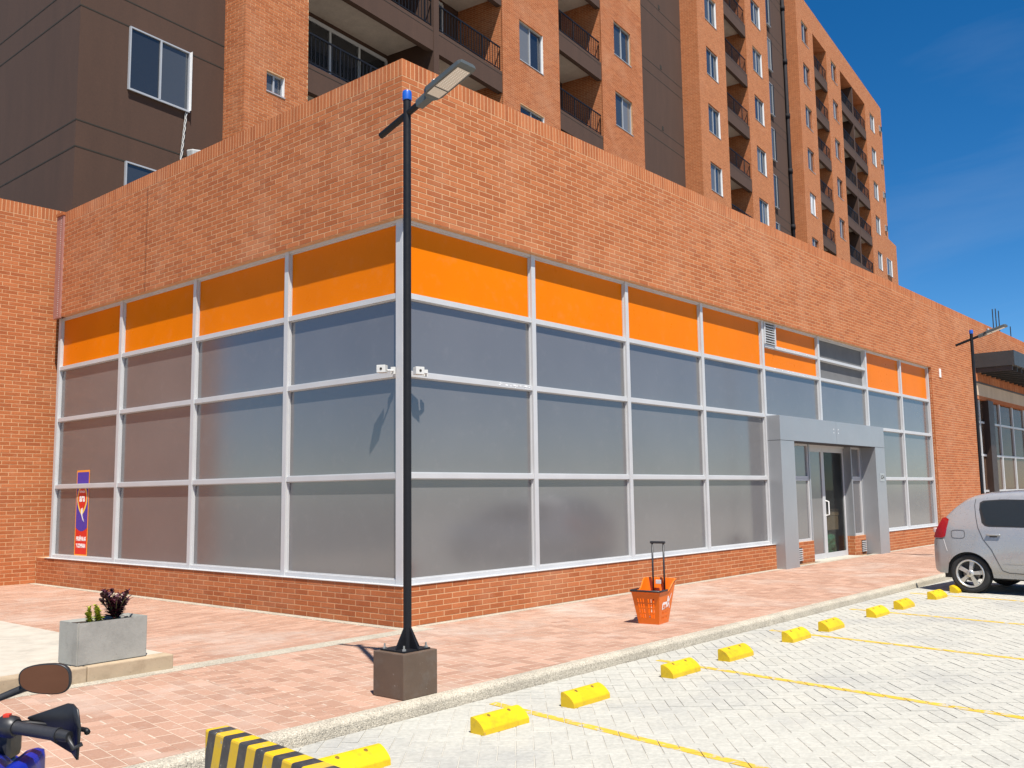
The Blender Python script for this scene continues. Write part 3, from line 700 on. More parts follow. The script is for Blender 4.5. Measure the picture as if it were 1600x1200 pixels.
strips = [(2.51, 4.135), (11.25, 14.27), (16.97, 20.0), (25.28, 28.3), (31.06, 34.1), (39.2, 42.2), (44.9, 47.9), (54.05, 58.9)]
wincol = {1: (12.1, 13.35), 2: (17.88, 19.12), 3: (26.12, 27.37), 4: (31.9, 33.15), 5: (40.1, 41.3), 6: (45.9, 47.1), 7: (55.35, 56.6)}
# brown core behind the brick strips
def core(u0, u1, y, z1=ZT - 0.3, z0=4.0): return tpart('wall', 'brown_stucco', (u0, u1, y, 6.0, z0, z1))
core(4.0, 20.05, 1.5); core(20.05, 25.3, 0.75); core(25.3, 34.0, 1.5); core(34.0, 39.25, 0.70); core(39.25, 58.0, 1.5)
bw = MB(); c0 = XT.inverted() @ Vector((0, 0, 0))
pA = (-0.45, 0.6); dl = (math.sin(TA), math.cos(TA))
bw.prism([pA, (4.0, 0.6), (4.0, 6.0), (pA[0] + dl[0] * 14, pA[1] + dl[1] * 14)], 4.0, ZT - 0.3)
bw.build('wall', 'brown_stucco', tower)
# dark joint grooves between the storeys of the brown walls
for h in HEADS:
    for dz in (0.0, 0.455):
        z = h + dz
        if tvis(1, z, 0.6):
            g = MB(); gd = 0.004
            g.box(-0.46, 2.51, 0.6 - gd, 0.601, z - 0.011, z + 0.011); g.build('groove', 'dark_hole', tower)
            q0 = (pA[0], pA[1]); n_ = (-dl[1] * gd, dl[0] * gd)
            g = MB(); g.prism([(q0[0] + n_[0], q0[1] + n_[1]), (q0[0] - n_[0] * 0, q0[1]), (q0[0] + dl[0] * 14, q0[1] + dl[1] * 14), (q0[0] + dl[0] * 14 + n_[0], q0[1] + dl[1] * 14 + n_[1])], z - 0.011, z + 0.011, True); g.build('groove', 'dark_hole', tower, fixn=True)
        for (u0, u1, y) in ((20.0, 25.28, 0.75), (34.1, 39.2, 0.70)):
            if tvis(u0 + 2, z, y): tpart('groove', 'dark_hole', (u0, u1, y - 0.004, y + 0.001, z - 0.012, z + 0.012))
    if tvis(23.2, h + 0.6, 0.75): tpart('vent', 'dark_hole', (23.18, 23.32, 0.74, 0.751, h + 0.52, h + 0.68))
# brick strips: the near ones brick by brick, the far ones by material
tw_walls = []
for i, (u0, u1) in enumerate(strips):
    hs = []
    if i in wincol:
        for h in HEADS: hs.append((wincol[i][0], wincol[i][1], h - 1.19, h))
    if i == 0: hs = [(3.05, 3.51, 9.44, 9.85), (3.05, 3.51, 11.9, 12.3)]
    if i <= 2:
        zz0, zz1 = (7.2, 12.6) if i == 0 else (9.5, 18.2)
        tw_walls.append((0.0, (0, 0, 0), layout(u0, u1, zz0, zz1, hs, 0.286 / TK, 0.0729 / TK, 0.011 / TK)))
        if i == 0: tw_walls.append((-PI / 2, (u0, 0, 0), layout(-0.6, 0.0, zz0, zz1, (), 0.286 / TK, 0.0729 / TK, 0.011 / TK, phase=0.14)))
        cm = 'mortar'; ee = e
        top = [(u0, u1, 0, 1.5, zz1, ZT)]
        tpart('wall', 'brick_tower', *top)
        zlim = (6.5, zz1)
    else: cm = 'brick_tower'; ee = 0.0; zlim = (6.5, ZT)
    # wall around its openings: full-height side pieces and pieces between
    hs2 = sorted([h_ for h_ in hs if h_[3] > zlim[0] and h_[2] < zlim[1]], key=lambda a: a[2])
    dep = 0.6 if i == 0 else 1.5
    if i in (1, 2):
        tpart('wall', 'brick_tower', (u0, u1, 0.1401, dep, 6.5, zz1)); dep = 0.14
        for a in (u0, u1 - 0.01): tpart('wall', 'brick_tower', (a, a + 0.01, 0.0035, 0.14, 6.5, zz1))
        ee = 0.0101
    if hs2:
        a, b_ = hs2[0][0], hs2[0][1]; bs = [(u0 + ee, a, e, dep, zlim[0], zlim[1]), (b_, u1 - ee, e, dep, zlim[0], zlim[1])]
        z = zlim[0]
        for h_ in hs2: bs.append((a, b_, e, dep, z, max(z, h_[2]))); z = h_[3]
        if z < zlim[1]: bs.append((a, b_, e, dep, z, zlim[1]))
        bs = [q for q in bs if q[5] - q[4] > 0.001]
        tpart('wall', cm, *bs)
    else: tpart('wall', cm, (u0 + ee, u1 - ee, ee, dep, *zlim))
brick_field(tower, tw_walls, 300, xf=XT)
for (a, b_) in ((39.2, 58.9),): tpart('parapet', 'brick_tower', (42.2, 44.9, 0.0, 1.5, 26.95, ZT), (47.9, 54.05, 0.0, 1.5, 26.95, ZT))
tpart('wall', 'brick_tower', (58.9, 61.35, 0.0, 6.0, 6.5, 18.85)); tpart('wall', 'brick_tower', (54.2, 58.9, 1.5, 6.0, 6.5, ZT))
# windows
def make_window(w, h, two=True, sill=-0.015):
    m_ = MB(); t_ = 0.026
    if not two: pass
    m_.box(0, w, 0.06, 0.12, -h, -h + t_); m_.box(0, w, 0.06, 0.12, -t_, 0); m_.box(0, t_, 0.06, 0.12, -h + t_, -t_); m_.box(w - t_, w, 0.06, 0.12, -h + t_, -t_)
    if two: m_.box(w / 2 - 0.016, w / 2 + 0.016, 0.055, 0.12, -h + t_, -t_)
    m_.box(-0.01, w + 0.01, sill, 0.06, -h - 0.015, -h + 0.006)
    f = m_.build('window', 'window_frame', tower)
    rv = MB(); rv.box(w - 0.006, w - 0.001, 0.002, 0.06, -h + 0.01, -0.001); rv.build('jamb', 'sign_white' if two else 'glass_tower', f)
    for k in range(2 if two else 1):
        a = t_ if k == 0 else w / 2 + 0.016; b_ = (w / 2 - 0.016 if k == 0 else w - t_) if two else w - t_
        p_ = MB(); y_ = 0.085 + 0.012 * k; p_.box(a, b_, y_, y_ + 0.006, -h + t_, -t_); p_.build('pane', 'glass_tower', f)
    bk = MB(); bk.box(0, w, 0.121, 0.13, -h, 0); bk.build('blind', 'car_black', f)
    return f
win = make_window(1.25, 1.19); used = False
spots = []
for i, (a, b_) in wincol.items():
    for h in HEADS:
        if tvis(a + 0.6, h - 0.2): spots.append((a, h, 0.0))

spots.append((57.9, 17.3, -0.10))
for k, (a, h, y) in enumerate(spots):
    o = win if k == 0 else copy_tree(win); o.parent = tower; o.location = (a, y, h)
bwn = make_window(1.25, 1.15, True, 0.045); bwn.location = (0.46, 0.495, 9.83); o = copy_tree(bwn); o.location = (0.46, 0.495, 7.38)
cu = MB()
for (a, b_) in ((0.05, 0.30), (0.42, 0.58), (0.70, 0.80), (0.95, 1.2)): cu.box(a, b_, 0.076, 0.084, -1.15, -0.03)
cu = cu.build('curtain', 'sign_white', tower); cu.location = (40.1, 0, 17.28)
sw_ = make_window(0.46, 0.41); sw_.location = (3.05, 0, 9.85)
tallw = make_window(0.55, 1.7, False); first = True
for h in HEADS:
    if tvis(36.4, h - 0.3, 0.7):
        o = tallw if first else copy_tree(tallw); first = False; o.location = (36.15, 0.60, h - 0.02)
smw = make_window(0.4, 0.42, False); first = True
for h in HEADS[5:]:
    o = smw if first else copy_tree(smw); first = False; o.location = (58.0, -0.10, h - 0.1)
# box standing behind the brown wall's window
# balconies
bays = [(4.135, 8.27), (8.47, 11.25), (14.27, 16.97), (28.3, 31.06), (42.2, 44.9), (47.9, 50.75), (50.95, 54.05)]
for (u0, u1) in bays:
    base = None
    for h in HEADS:
        if not (tvis(u0 + 0.2, h + 1.2) or tvis(u1 - 0.2, h + 1.2) or tvis((u0 + u1) / 2, h)): continue
        if u0 > 42 and h > 26: continue
        if base is None:
            base = tpart('balcony', 'brown_stucco', (u0, u1, 0.02, 0.17, 0.0, 0.60), (u0, u1, 0.171, 1.5, 0.30, 0.58))
            tpart('soffit', 'soffit_beige', (u0 + 0.01, u1 - 0.01, 0.172, 1.49, 0.285, 0.299), parent=base)
            tpart('fascia_joint', 'dark_hole', (u0, u1, 0.016, 0.021, 0.50, 0.512), parent=base)
            rl = MB(); rl.box(u0 + 0.02, u1 - 0.02, 0.055, 0.085, 1.28, 1.315); rl.box(u0 + 0.02, u1 - 0.02, 0.06, 0.08, 0.66, 0.685)
            n = int((u1 - u0) / 0.12)
            for k in range(n + 1):
                x = u0 + 0.03 + (u1 - u0 - 0.06) * k / n; r_ = 0.016 if k % 8 == 0 else 0.007; rl.box(x - r_, x + r_, 0.07 - r_, 0.07 + r_, 0.601 if k % 8 == 0 else 0.686, 1.279)
            rl.build('railing', 'black_steel', base)
            dr = MB(); nw = 4 if u1 - u0 > 3.5 else 2; wx0, wx1 = u0 + 0.1, (u1 - 0.1 if nw == 4 else u0 + (u1 - u0) * 0.72)
            for k in range(nw + 1):
                x = wx0 + (wx1 - wx0) * k / nw; dr.box(x - 0.03, x + 0.03, 1.44, 1.499, 0.581, 2.62)
            dr.box(wx0, wx1, 1.445, 1.498, 2.57, 2.66); dr.build('balcony_door', 'aluminium', base)
            pn = MB(); pn.box(wx0, wx1, 1.47, 1.476, 0.60, 2.57); pn.build('pane', 'glass_balcony', base)
            o = base
        else: o = copy_tree(base)
        o.parent = tower; o.location = (0, 0, h)
tpart('column', 'brown_stucco', (8.27, 8.47, 0.0, 1.5, 6.5, ZT - 0.3)); tpart('column', 'brown_stucco', (50.75, 50.95, 0.03, 1.5, 6.5, 26.94))
dp = MB(); dp.tube([(38.85, 0.6, 7.0), (38.85, 0.6, ZT - 0.5)], 0.10, 10)
for z in range(9, 28, 3): dp.tube([(38.85, 0.6, z), (38.85, 0.6, z + 0.25)], 0.13, 10)
dp.build('drain_pipe', 'pvc_pipe', tower, smooth=True)
rr = MB()
for x in (59.3, 60.2, 61.1): rr.tube([(x, 1.0, 18.85), (x, 1.0, 19.8)], 0.03, 6)
rr.tube([(59.0, 1.0, 19.8), (61.2, 1.0, 19.8)], 0.03, 6); rr.build('roof_rail', 'galvanised', tower)

# ------------------------------------------------------------------ street lamps
def make_lamp(loc, label):
    t_ = empty('street_lamp', loc, 0, label, 'street lamp', 'street lamps along the sidewalk')
    m_ = MB(); m_.bbox(-0.19, 0.18, -0.16, 0.20, 0.0, 0.352, 0.008); m_.build('concrete_base', 'brown_block_paint', t_)
    m_ = MB(); m_.box(-0.15, 0.14, -0.12, 0.16, 0.353, 0.365)
    for a in range(4):
        c, s_ = math.cos(a * PI / 2), math.sin(a * PI / 2); px, py = -s_ * 0.006, c * 0.006
        m_.add([(c * 0.03 + px, s_ * 0.03 + py, 0.365), (c * 0.13 + px, s_ * 0.13 + py, 0.365), (c * 0.03 + px, s_ * 0.03 + py, 0.54), (c * 0.03 - px, s_ * 0.03 - py, 0.365), (c * 0.13 - px, s_ * 0.13 - py, 0.365), (c * 0.03 - px, s_ * 0.03 - py, 0.54)], [(0, 1, 2), (5, 4, 3), (0, 3, 4, 1), (1, 4, 5, 2)])
    m_.build('base_plate', 'black_steel', t_)
    for dx in (-0.125, 0.115):
        for dy in (-0.095, 0.135):
            m_ = MB(); m_.lathe([(0.0, 0.405), (0.008, 0.405), (0.008, 0.378), (0.017, 0.378), (0.017, 0.365)], 6, off=(dx, dy, 0)); m_.build('anchor_bolt', 'galvanised', t_)
    m_ = MB(); m_.tube([(0, 0, 0.366), (0, 0, 5.0)], [0.034, 0.034], 20); m_.build('pole', 'black_steel', t_, smooth=True, auto=40)
    m_ = MB(); m_.lathe([(0.0, 5.07), (0.036, 5.07), (0.041, 5.055), (0.041, 4.99), (0.036, 4.985)], 18); m_.build('pole_cap', 'blue_tape', t_, smooth=True, auto=40)
    A = Vector((0, 0.34, 4.76)); B = Vector((0, -0.24, 4.94)); m_ = MB(); m_.tube([A, B], 0.028, 14); m_.build('arm', 'black_steel', t_, smooth=True, auto=40)
    # lamp head along the arm direction
    d = (B - A).normalized(); sd = Vector((1, 0, 0)); n_ = sd.cross(d); n_ = n_ if n_.z > 0 else -n_
    P = lambda a, s_, h: B + d * a + sd * s_ + n_ * h
    m_ = MB()
    def slab(m, st):
        rows_ = []
        for (a, w, h0, h1) in st: rows_.append([P(a, -w, h0), P(a, -w * 0.96, h1 * 0.7 + h0 * 0.3), P(a, -w * 0.7, h1), P(a, w * 0.7, h1), P(a, w * 0.96, h1 * 0.7 + h0 * 0.3), P(a, w, h0), P(a, -w, h0)])
        m.grid(rows_); k = 7; m.f.append(list(range(len(m.v) - 7, len(m.v) - 1))); m.mi.append(0); n0 = len(m.v) - 7 * len(st); m.f.append(list(range(n0, n0 + 6))[::-1]); m.mi.append(0)
    slab(m_, [(-0.10, 0.036, -0.036, 0.036), (0.03, 0.038, -0.036, 0.036), (0.05, 0.075, -0.028, 0.035), (0.09, 0.095, -0.026, 0.04), (0.48, 0.095, -0.026, 0.03), (0.51, 0.088, -0.02, 0.015)])
    hd = m_.build('lamp_head', 'lamp_housing', t_, fixn=True)
    m_ = MB(); m_.add([P(0.185, -0.075, -0.029), P(0.185, 0.075, -0.029), P(0.455, 0.072, -0.029), P(0.455, -0.072, -0.029)], [(0, 1, 2, 3)]); m_.build('lens', 'lamp_lens', hd)
    m_ = MB(); m_.add([P(0.075, -0.07, -0.029), P(0.075, 0.07, -0.029), P(0.172, 0.075, -0.029), P(0.172, -0.075, -0.029)], [(0, 1, 2, 3)]); m_.build('driver_cover', 'lamp_lens', hd)
    m_ = MB(); m_.lathe([(0, 0.055), (0.03, 0.055), (0.033, 0.0)], 12); 
    m_.v = [tuple(P(0.13 + v[1], v[0], 0.03 + v[2])) for v in m_.v]; m_.build('photocell', 'galvanised', hd)
    mi = 0
    led = MB()
    for i in range(5):
        for j in range(14): led.add([P(0.2 + j * 0.018, -0.056 + i * 0.028 - 0.004, -0.0295), P(0.2 + j * 0.018, -0.056 + i * 0.028 + 0.004, -0.0295), P(0.2 + j * 0.018 + 0.008, -0.056 + i * 0.028 + 0.004, -0.0295), P(0.2 + j * 0.018 + 0.008, -0.056 + i * 0.028 - 0.004, -0.0295)], [(0, 1, 2, 3)])
    led.build('diode_array', 'sign_white', hd)
    return t_
lamp = make_lamp((-2.53, -2.83, 0), 'near black street lamp on a brown concrete block at the shop corner')
l2 = copy_tree(lamp); l2.location = (14.5, -2.83, 0); l2['label'] = 'far black street lamp behind the silver car, in front of the plain brick end'

# ------------------------------------------------------------------ security cameras at the glazed corner
def sec(loc, rz, label):
    t_ = empty('security_camera', loc, rz, label, 'camera', 'white cameras on the corner mullion')
    m_ = MB(); m_.bbox(-0.06, 0.055, -0.05, 0.05, -0.048, 0.048, 0.005); m_.build('housing', 'white_plastic', t_)
    m_ = MB(); m_.lathe([(0, -0.004), (0.016, -0.004), (0.016, 0.0)], 14, axis='y', off=(0.0, -0.0505, 0)); m_.build('lens', 'dark_hole', t_)
    m_ = MB(); m_.tube([(0.065, 0, -0.02), (0.12, 0.04, -0.02), (0.12, 0.10, -0.02)], 0.014, 8); m_.box(0.09, 0.15, 0.06, 0.075, -0.06, 0.03); m_.build('bracket', 'white_plastic', t_)
    return t_
sec((-0.06, 0.30, 3.17), R(-62), 'white camera left of the lamp pole on the shaded glazed side')
sec((0.24, -0.05, 3.14), R(-20), 'white camera right of the lamp pole on the sunlit glazed side')

# ------------------------------------------------------------------ window sticker with printed lettering
LR = (PI / 2, 0, -PI / 2)                       # faces -X
st_ = empty('window_sticker', (PD - 0.004, 8.845, 0.555), 0, 'narrow blue and red poster stuck inside the leftmost window', 'poster')
def srect(name, mat, y0, y1, z0, z1, x, parent=st_, poly=None):
    m_ = MB(); pts = poly or [(y0, z0), (y1, z0), (y1, z1), (y0, z1)]
    n = len(pts); m_.add([(x, a, b_) for a, b_ in pts] + [(x + 0.0008, a, b_) for a, b_ in pts], [list(range(n))[::-1], list(range(n, 2 * n))] + [(i, (i + 1) % n, n + (i + 1) % n, n + i) for i in range(n)])
    return m_.build(name, mat, parent, fixn=True)
st_.scale = (1, 1.09, 1.154); SWd, SH = 0.235, 1.36
srect('border', 'sign_orange', -SWd, SWd, 0, SH, 0)
srect('red_field', 'sign_red', -SWd + 0.025, SWd - 0.025, 0.03, 0.45, -0.0012)
arc = [(-SWd + 0.025 + (2 * SWd - 0.05) * k / 12, 0.45 - 0.06 * math.sin(PI * k / 12)) for k in range(13)]
srect('blue_field', 'sign_blue', 0, 0, 0, 0, -0.0024, poly=arc + [(SWd - 0.025, SH - 0.03), (-SWd + 0.025, SH - 0.03)])
def ell(cy, cz, ry, rz, n=24, pinch=0.0): return [(cy + ry * math.cos(2 * PI * k / n), cz + rz * math.sin(2 * PI * k / n) - (pinch * abs(math.sin(2 * PI * k / n)) if math.sin(2 * PI * k / n) < 0 else 0) * (1 - abs(math.cos(2 * PI * k / n)))) for k in range(n)]
srect('badge_rim', 'sign_yellow', 0, 0, 0, 0, -0.0036, poly=ell(0, 0.915, 0.185, 0.205, pinch=0.06)); srect('badge', 'sign_red', 0, 0, 0, 0, -0.0048, poly=ell(0, 0.92, 0.15, 0.165, pinch=0.05))
srect('spoon', 'sign_white', 0, 0, 0, 0, -0.006, poly=[(0.03, 0.745), (-0.03, 0.765), (-0.03, 0.635), (-0.10, 0.535), (-0.04, 0.575), (0.02, 0.655)])
text('lettering', 'ara', 'sign_white', st_, (-0.006, 0, 0.915), LR, 0.17, 0.20, 0.006)
text('lettering', 'CERVEZA', 'sign_white', st_, (-0.006, 0, 1.015), LR, 0.045, 0.2, 0.001)
text('lettering', 'PRUÉBALAS', 'sign_white', st_, (-0.0025, 0, 0.27), LR, 0.085, 0.35, 0.004); text('lettering', 'Y COMPARA', 'sign_white', st_, (-0.0025, 0, 0.16), LR, 0.085, 0.35, 0.004)
sg = empty('number_plate', (15.86, yf, 1.86), 0, 'small grey number plate on the right pillar of the doorway', 'sign')
m_ = MB(); m_.box(-0.14, 0.14, -0.008, -0.001, -0.1, 0.1); m_.build('plate', 'alloy', sg); text('lettering', 'LC-4', 'dark_hole', sg, (0.02, -0.0095, 0), (PI / 2, 0, 0), 0.13, 0.2, 0.003)

# ------------------------------------------------------------------ wheel stops
def make_stop():
    t_ = empty('wheel_stop', (0, 0, 0))
    m_ = MB(); pr_ = [(0.06, 0.0), (0.06, 0.106), (0.052, 0.114), (0.030, 0.113), (0.005, 0.103), (-0.025, 0.085), (-0.05, 0.063), (-0.066, 0.044), (-0.07, 0.036), (-0.072, 0.0)]
    m_.extr(pr_, 'x', 0, 0.495); o = m_.build('body', 'yellow_rubber', t_, fixn=True)
    for x in (0.14, 0.36):
        m_ = MB(); m_.lathe([(0, 0.0), (0.013, 0.0), (0.017, -0.004)], 12)
        m_.v = [(x + v[0], 0.010 + v[1] * 0.85, 0.1075 + v[2] + v[1] * 0.50) for v in m_.v]; m_.build('bolt_hole', 'stop_hole', o)
    return t_
ORD = ['first', 'second', 'third', 'fourth', 'fifth', 'sixth', 'seventh', 'eighth', 'ninth', 'tenth', 'eleventh', 'twelfth']
xs = [-4.21, -2.83, -1.78, -0.29, 0.78, 2.24, 3.24, 4.79, 5.83, 7.30, 8.43]
proto = make_stop()
for k, x in enumerate(xs):
    o = proto if k == 0 else copy_tree(proto)
    o.location = (x + 0.015, -3.855, PZ); o.rotation_euler = (0, 0, R(random.uniform(-3, 1)) if k else R(-2))
    tag(o, ('yellow rubber wheel stop half hidden behind the striped barrier' if k == 0 else 'yellow rubber wheel stop half hidden by the silver car wheel' if k == len(xs) - 1 else f'{ORD[k]} yellow rubber wheel stop counting from the striped barrier'), 'wheel stop', 'yellow wheel stops along the parking row')

# ------------------------------------------------------------------ striped barrier
m_ = MB(); m_.bbox(-0.065, 0.065, -1.9, 0.0, 0.0, 0.45, 0.012)
ba = m_.build('striped_barrier', 'barrier_paint', None, origin=(0, 0, 0)); ba.location = (-4.902, -3.862, PZ); ba.rotation_euler = (0, 0, R(-6.3))
tag(ba, 'low concrete barrier painted in slanting yellow and black stripes', 'barrier')

# ------------------------------------------------------------------ concrete planter with plants
pt = empty('concrete_planter', (-3.64, 0.06, 0.13), R(3), 'grey rectangular concrete planter box on the kerb stones', 'planter')
m_ = MB(); L_, D_, H_ = 0.335, 0.17, 0.385
bm = bmesh.new(); bmesh.ops.create_cube(bm, size=1.0)
for v in bm.verts: v.co = Vector((v.co.x * 2 * L_, v.co.y * 2 * D_, H_ / 2 + v.co.z * H_))
top = [f for f in bm.faces if f.normal.z > 0.9]
bmesh.ops.inset_region(bm, faces=top, thickness=0.035)
for v in top[0].verts: v.co.z -= 0.05
bmesh.ops.bevel(bm, geom=[e_ for e_ in bm.edges], offset=0.011, segments=2, affect='EDGES')
bm.verts.index_update(); m_.add([v.co[:] for v in bm.verts], [[v.index for v in f.verts] for f in bm.faces]); bm.free()
m_.build('box', 'concrete_planter', pt)
m_ = MB(); rows_ = [[(-0.285 + i * 0.57 / 14, -0.12 + j * 0.24 / 7, 0.345 + random.uniform(-.006, .012)) for i in range(15)] for j in range(8)]; m_.grid(rows_); m_.build('soil', 'soil', pt)
def leafmesh(mb, base, dirv, L, Wd, droop=0.3):
    d = Vector(dirv).normalized(); s_ = d.cross(Vector((0, 0, 1))); s_ = s_.normalized() if s_.length > 0.01 else Vector((1, 0, 0)); n_ = s_.cross(d)
    b_ = Vector(base); c = [b_, b_ + d * L * 0.35 + n_ * L * 0.06, b_ + d * L * 0.7 + n_ * L * 0.03 - Vector((0, 0, droop * L * 0.15)), b_ + d * L - Vector((0, 0, droop * L * 0.4))]
    w = [0.1, 0.5, 0.42, 0.0]
    vs = []
    for p, k in zip(c, w): vs += [p - s_ * Wd * k + n_ * Wd * 0.15 * (k > 0.2), p - n_ * 0.0, p + s_ * Wd * k + n_ * Wd * 0.15 * (k > 0.2)]
    mb.add(vs, [(0, 1, 4, 3), (1, 2, 5, 4), (3, 4, 7, 6), (4, 5, 8, 7), (6, 7, 10, 9), (7, 8, 11, 10)])
def plant(loc, label, mat, stems, h, ll, lw_, spread, lean):
    t_ = empty('plant', loc, 0, label, 'plant', None)
    for s_ in range(stems):
        a = random.uniform(0, 2 * PI); top = Vector((math.cos(a) * spread * random.uniform(.3, 1) + lean, math.sin(a) * spread * random.uniform(.3, 1), h * random.uniform(0.55, 1.0) if s_ else h))
        pts = [Vector((0, 0, -0.02)), Vector((top.x * .4, top.y * .4, top.z * .5)), top]
        m_ = MB(); m_.tube(pts, [0.006, 0.005, 0.003], 6); m_.build('stem', 'stem_green', t_)
        n = int(11 * (top.z / h) ** 0.7)
        for k in range(n):
            f = 0.15 + 0.85 * k / max(n - 1, 1); p = pts[0].lerp(pts[1], f * 2) if f < .5 else pts[1].lerp(pts[2], f * 2 - 1)
            for q in range(2):
                an = k * 2.4 + q * PI + s_; el = random.uniform(0.1, 0.7) + f * 0.5
                mb = MB(); leafmesh(mb, p, (math.cos(an) * math.cos(el), math.sin(an) * math.cos(el), math.sin(el)), ll * random.uniform(.7, 1.1) * (1.1 - .4 * f), lw_ * random.uniform(.8, 1.1)); mb.build('leaf', mat, t_)
    return t_
random.seed(11)
plant((-3.53, 0.07, 0.48), 'dark purple leafed plant at the middle of the planter', 'leaf_purple', 16, 0.25, 0.105, 0.038, 0.15, 0.0)
plant((-3.78, 0.04, 0.475), 'yellow green sprig nearest the left end of the planter', 'leaf_yellow', 3, 0.13, 0.06, 0.036, 0.04, 0.0)
plant((-3.69, 0.06, 0.475), 'yellow green sprig right beside the purple plant', 'leaf_yellow', 5, 0.14, 0.06, 0.038, 0.06, 0.0)

# ------------------------------------------------------------------ shopping basket on wheels
bk = empty('shopping_basket', (2.14, -2.19, 0.0), R(-81), 'orange plastic trolley basket with a raised black pull handle', 'basket')
def lerp(a, b_, k): return a + (b_ - a) * k
bw0, bd0, bw1, bd1, bh = 0.130, 0.145, 0.182, 0.225, 0.385      # half width (x) / half depth (y) at bottom and top
def bp(side, s_, z, off=0.0):
    k = z / bh; w_, d_ = lerp(bw0, bw1, k) + off, lerp(bd0, bd1, k) + off
    return {'f': (lerp(-w_, w_, s_), -d_, z), 'b': (lerp(w_, -w_, s_), d_, z), 'r': (w_, lerp(-d_, d_, s_), z), 'l': (-w_, lerp(d_, -d_, s_), z)}[side]
def top_z(side, s_):
    ease = lambda q: q * q * (3 - 2 * q)
    if side == 'b': return bh + 0.13
    if side == 'f': return bh
    q = s_ if side == 'r' else 1 - s_
    return bh + 0.13 * ease(max(0, min(1, (q - 0.55) / 0.4)))
def panel(side, slots, z0=0.0):
    ss = sorted(set([0, 1] + [v for a, b_, _, _ in slots for v in (a, b_)] + ([0.55, 0.65, 0.75, 0.85, 0.95] if side in 'rl' else []) + ([0.05, 0.15, 0.25, 0.35, 0.45] if side == 'l' else [])))
    zs = sorted(set([z0, bh] + [v for _, _, a, b_ in slots for v in (a, b_)]))
    m_ = MB()
    for i in range(len(ss) - 1):
        for j in range(len(zs) - 1):
            sm, zm_ = (ss[i] + ss[i + 1]) / 2, (zs[j] + zs[j + 1]) / 2
            if any(a < sm < b_ and c < zm_ < d for a, b_, c, d in slots): continue
            m_.add([bp(side, ss[i], zs[j]), bp(side, ss[i + 1], zs[j]), bp(side, ss[i + 1], zs[j + 1]), bp(side, ss[i], zs[j + 1])], [(0, 1, 2, 3)])
        ta, tb = top_z(side, ss[i]), top_z(side, ss[i + 1])
        if ta > bh or tb > bh: m_.add([bp(side, ss[i], bh), bp(side, ss[i + 1], bh), bp(side, ss[i + 1], tb), bp(side, ss[i], ta)], [(0, 1, 2, 3)])
    o = m_.build('side_panel', 'orange_plastic', bk)
    md = o.modifiers.new('thick', 'SOLIDIFY'); md.thickness = 0.006; md.offset = 0
    return o
slots_l = [(g + c * 0.1, g + c * 0.1 + 0.05, 0.075 + r_ * 0.062, 0.075 + r_ * 0.062 + 0.046) for g in (0.16, 0.56) for c in range(3) for r_ in range(4)]
slots_r = [(0.25 + c * 0.14, 0.25 + c * 0.14 + 0.05, 0.05 + r_ * 0.062, 0.05 + r_ * 0.062 + 0.038) for c in range(4) for r_ in range(2)]
panel('f', slots_l); panel('b', [(0.2 + c * 0.15, 0.2 + c * 0.15 + 0.06, 0.10 + r_ * 0.09, 0.165 + r_ * 0.09) for c in range(5) for r_ in range(3)], 0.0)
panel('l', slots_r); panel('r', slots_r)
m_ = MB(); m_.box(-bw0, bw0, -bd0, bd0, 0.008, 0.016); m_.box(-bw0 + .01, bw0 - .01, -bd0 - .002, -bd0 + .01, 0.0, 0.03) if False else None; m_.build('floor', 'orange_plastic', bk)
rim = MB()
path = []
for side in 'rbl':
    for k in range(13): s_ = k / 12; q = bp(side, s_, top_z(side, s_), 0.006); path.append(q)
for k in range(5): path.append(bp('f', k / 4, bh, 0.006))
rim.tube([Vector(p) for p in path], 0.0085, 6); rim.build('rim', 'orange_plastic', bk, smooth=True)
hb = MB(); hb.tube([bp('r', 0.5, bh + 0.016, 0.008), bp('r', 0.03, bh + 0.016, 0.01), bp('f', 0.96, bh + 0.016, 0.016), bp('f', 0.04, bh + 0.016, 0.016), bp('l', 0.97, bh + 0.016, 0.01), bp('l', 0.5, bh + 0.016, 0.008)], 0.0115, 8); hb.build('carry_handle', 'black_plastic', bk, smooth=True)
ph = MB(); y_ = 0.195
for x in (-0.075, 0.075): ph.tube([(x, y_, 0.25), (x, y_, 0.96)], 0.0125, 8)
ph.build('pull_rod', 'black_plastic', bk, smooth=True)
ph = MB(); ph.bbox(-0.10, 0.10, y_ - 0.016, y_ + 0.016, 0.945, 0.975, 0.009); ph.build('pull_grip', 'black_plastic', bk)
m_ = MB(); m_.bbox(-0.035, 0.035, y_ - 0.018, y_ - 0.004, 0.45, 0.50, 0.004); m_.build('latch', 'white_plastic', bk)
for x in (-0.11, 0.11):
    m_ = MB(); m_.lathe([(0.0, -0.012), (0.028, -0.012), (0.032, 0.0), (0.028, 0.012), (0.0, 0.012)], 16, axis='z'); m_.v = [(x + v[2], 0.15 + v[0], 0.033 + v[1]) for v in m_.v]; m_.build('wheel', 'black_plastic', bk, smooth=True)
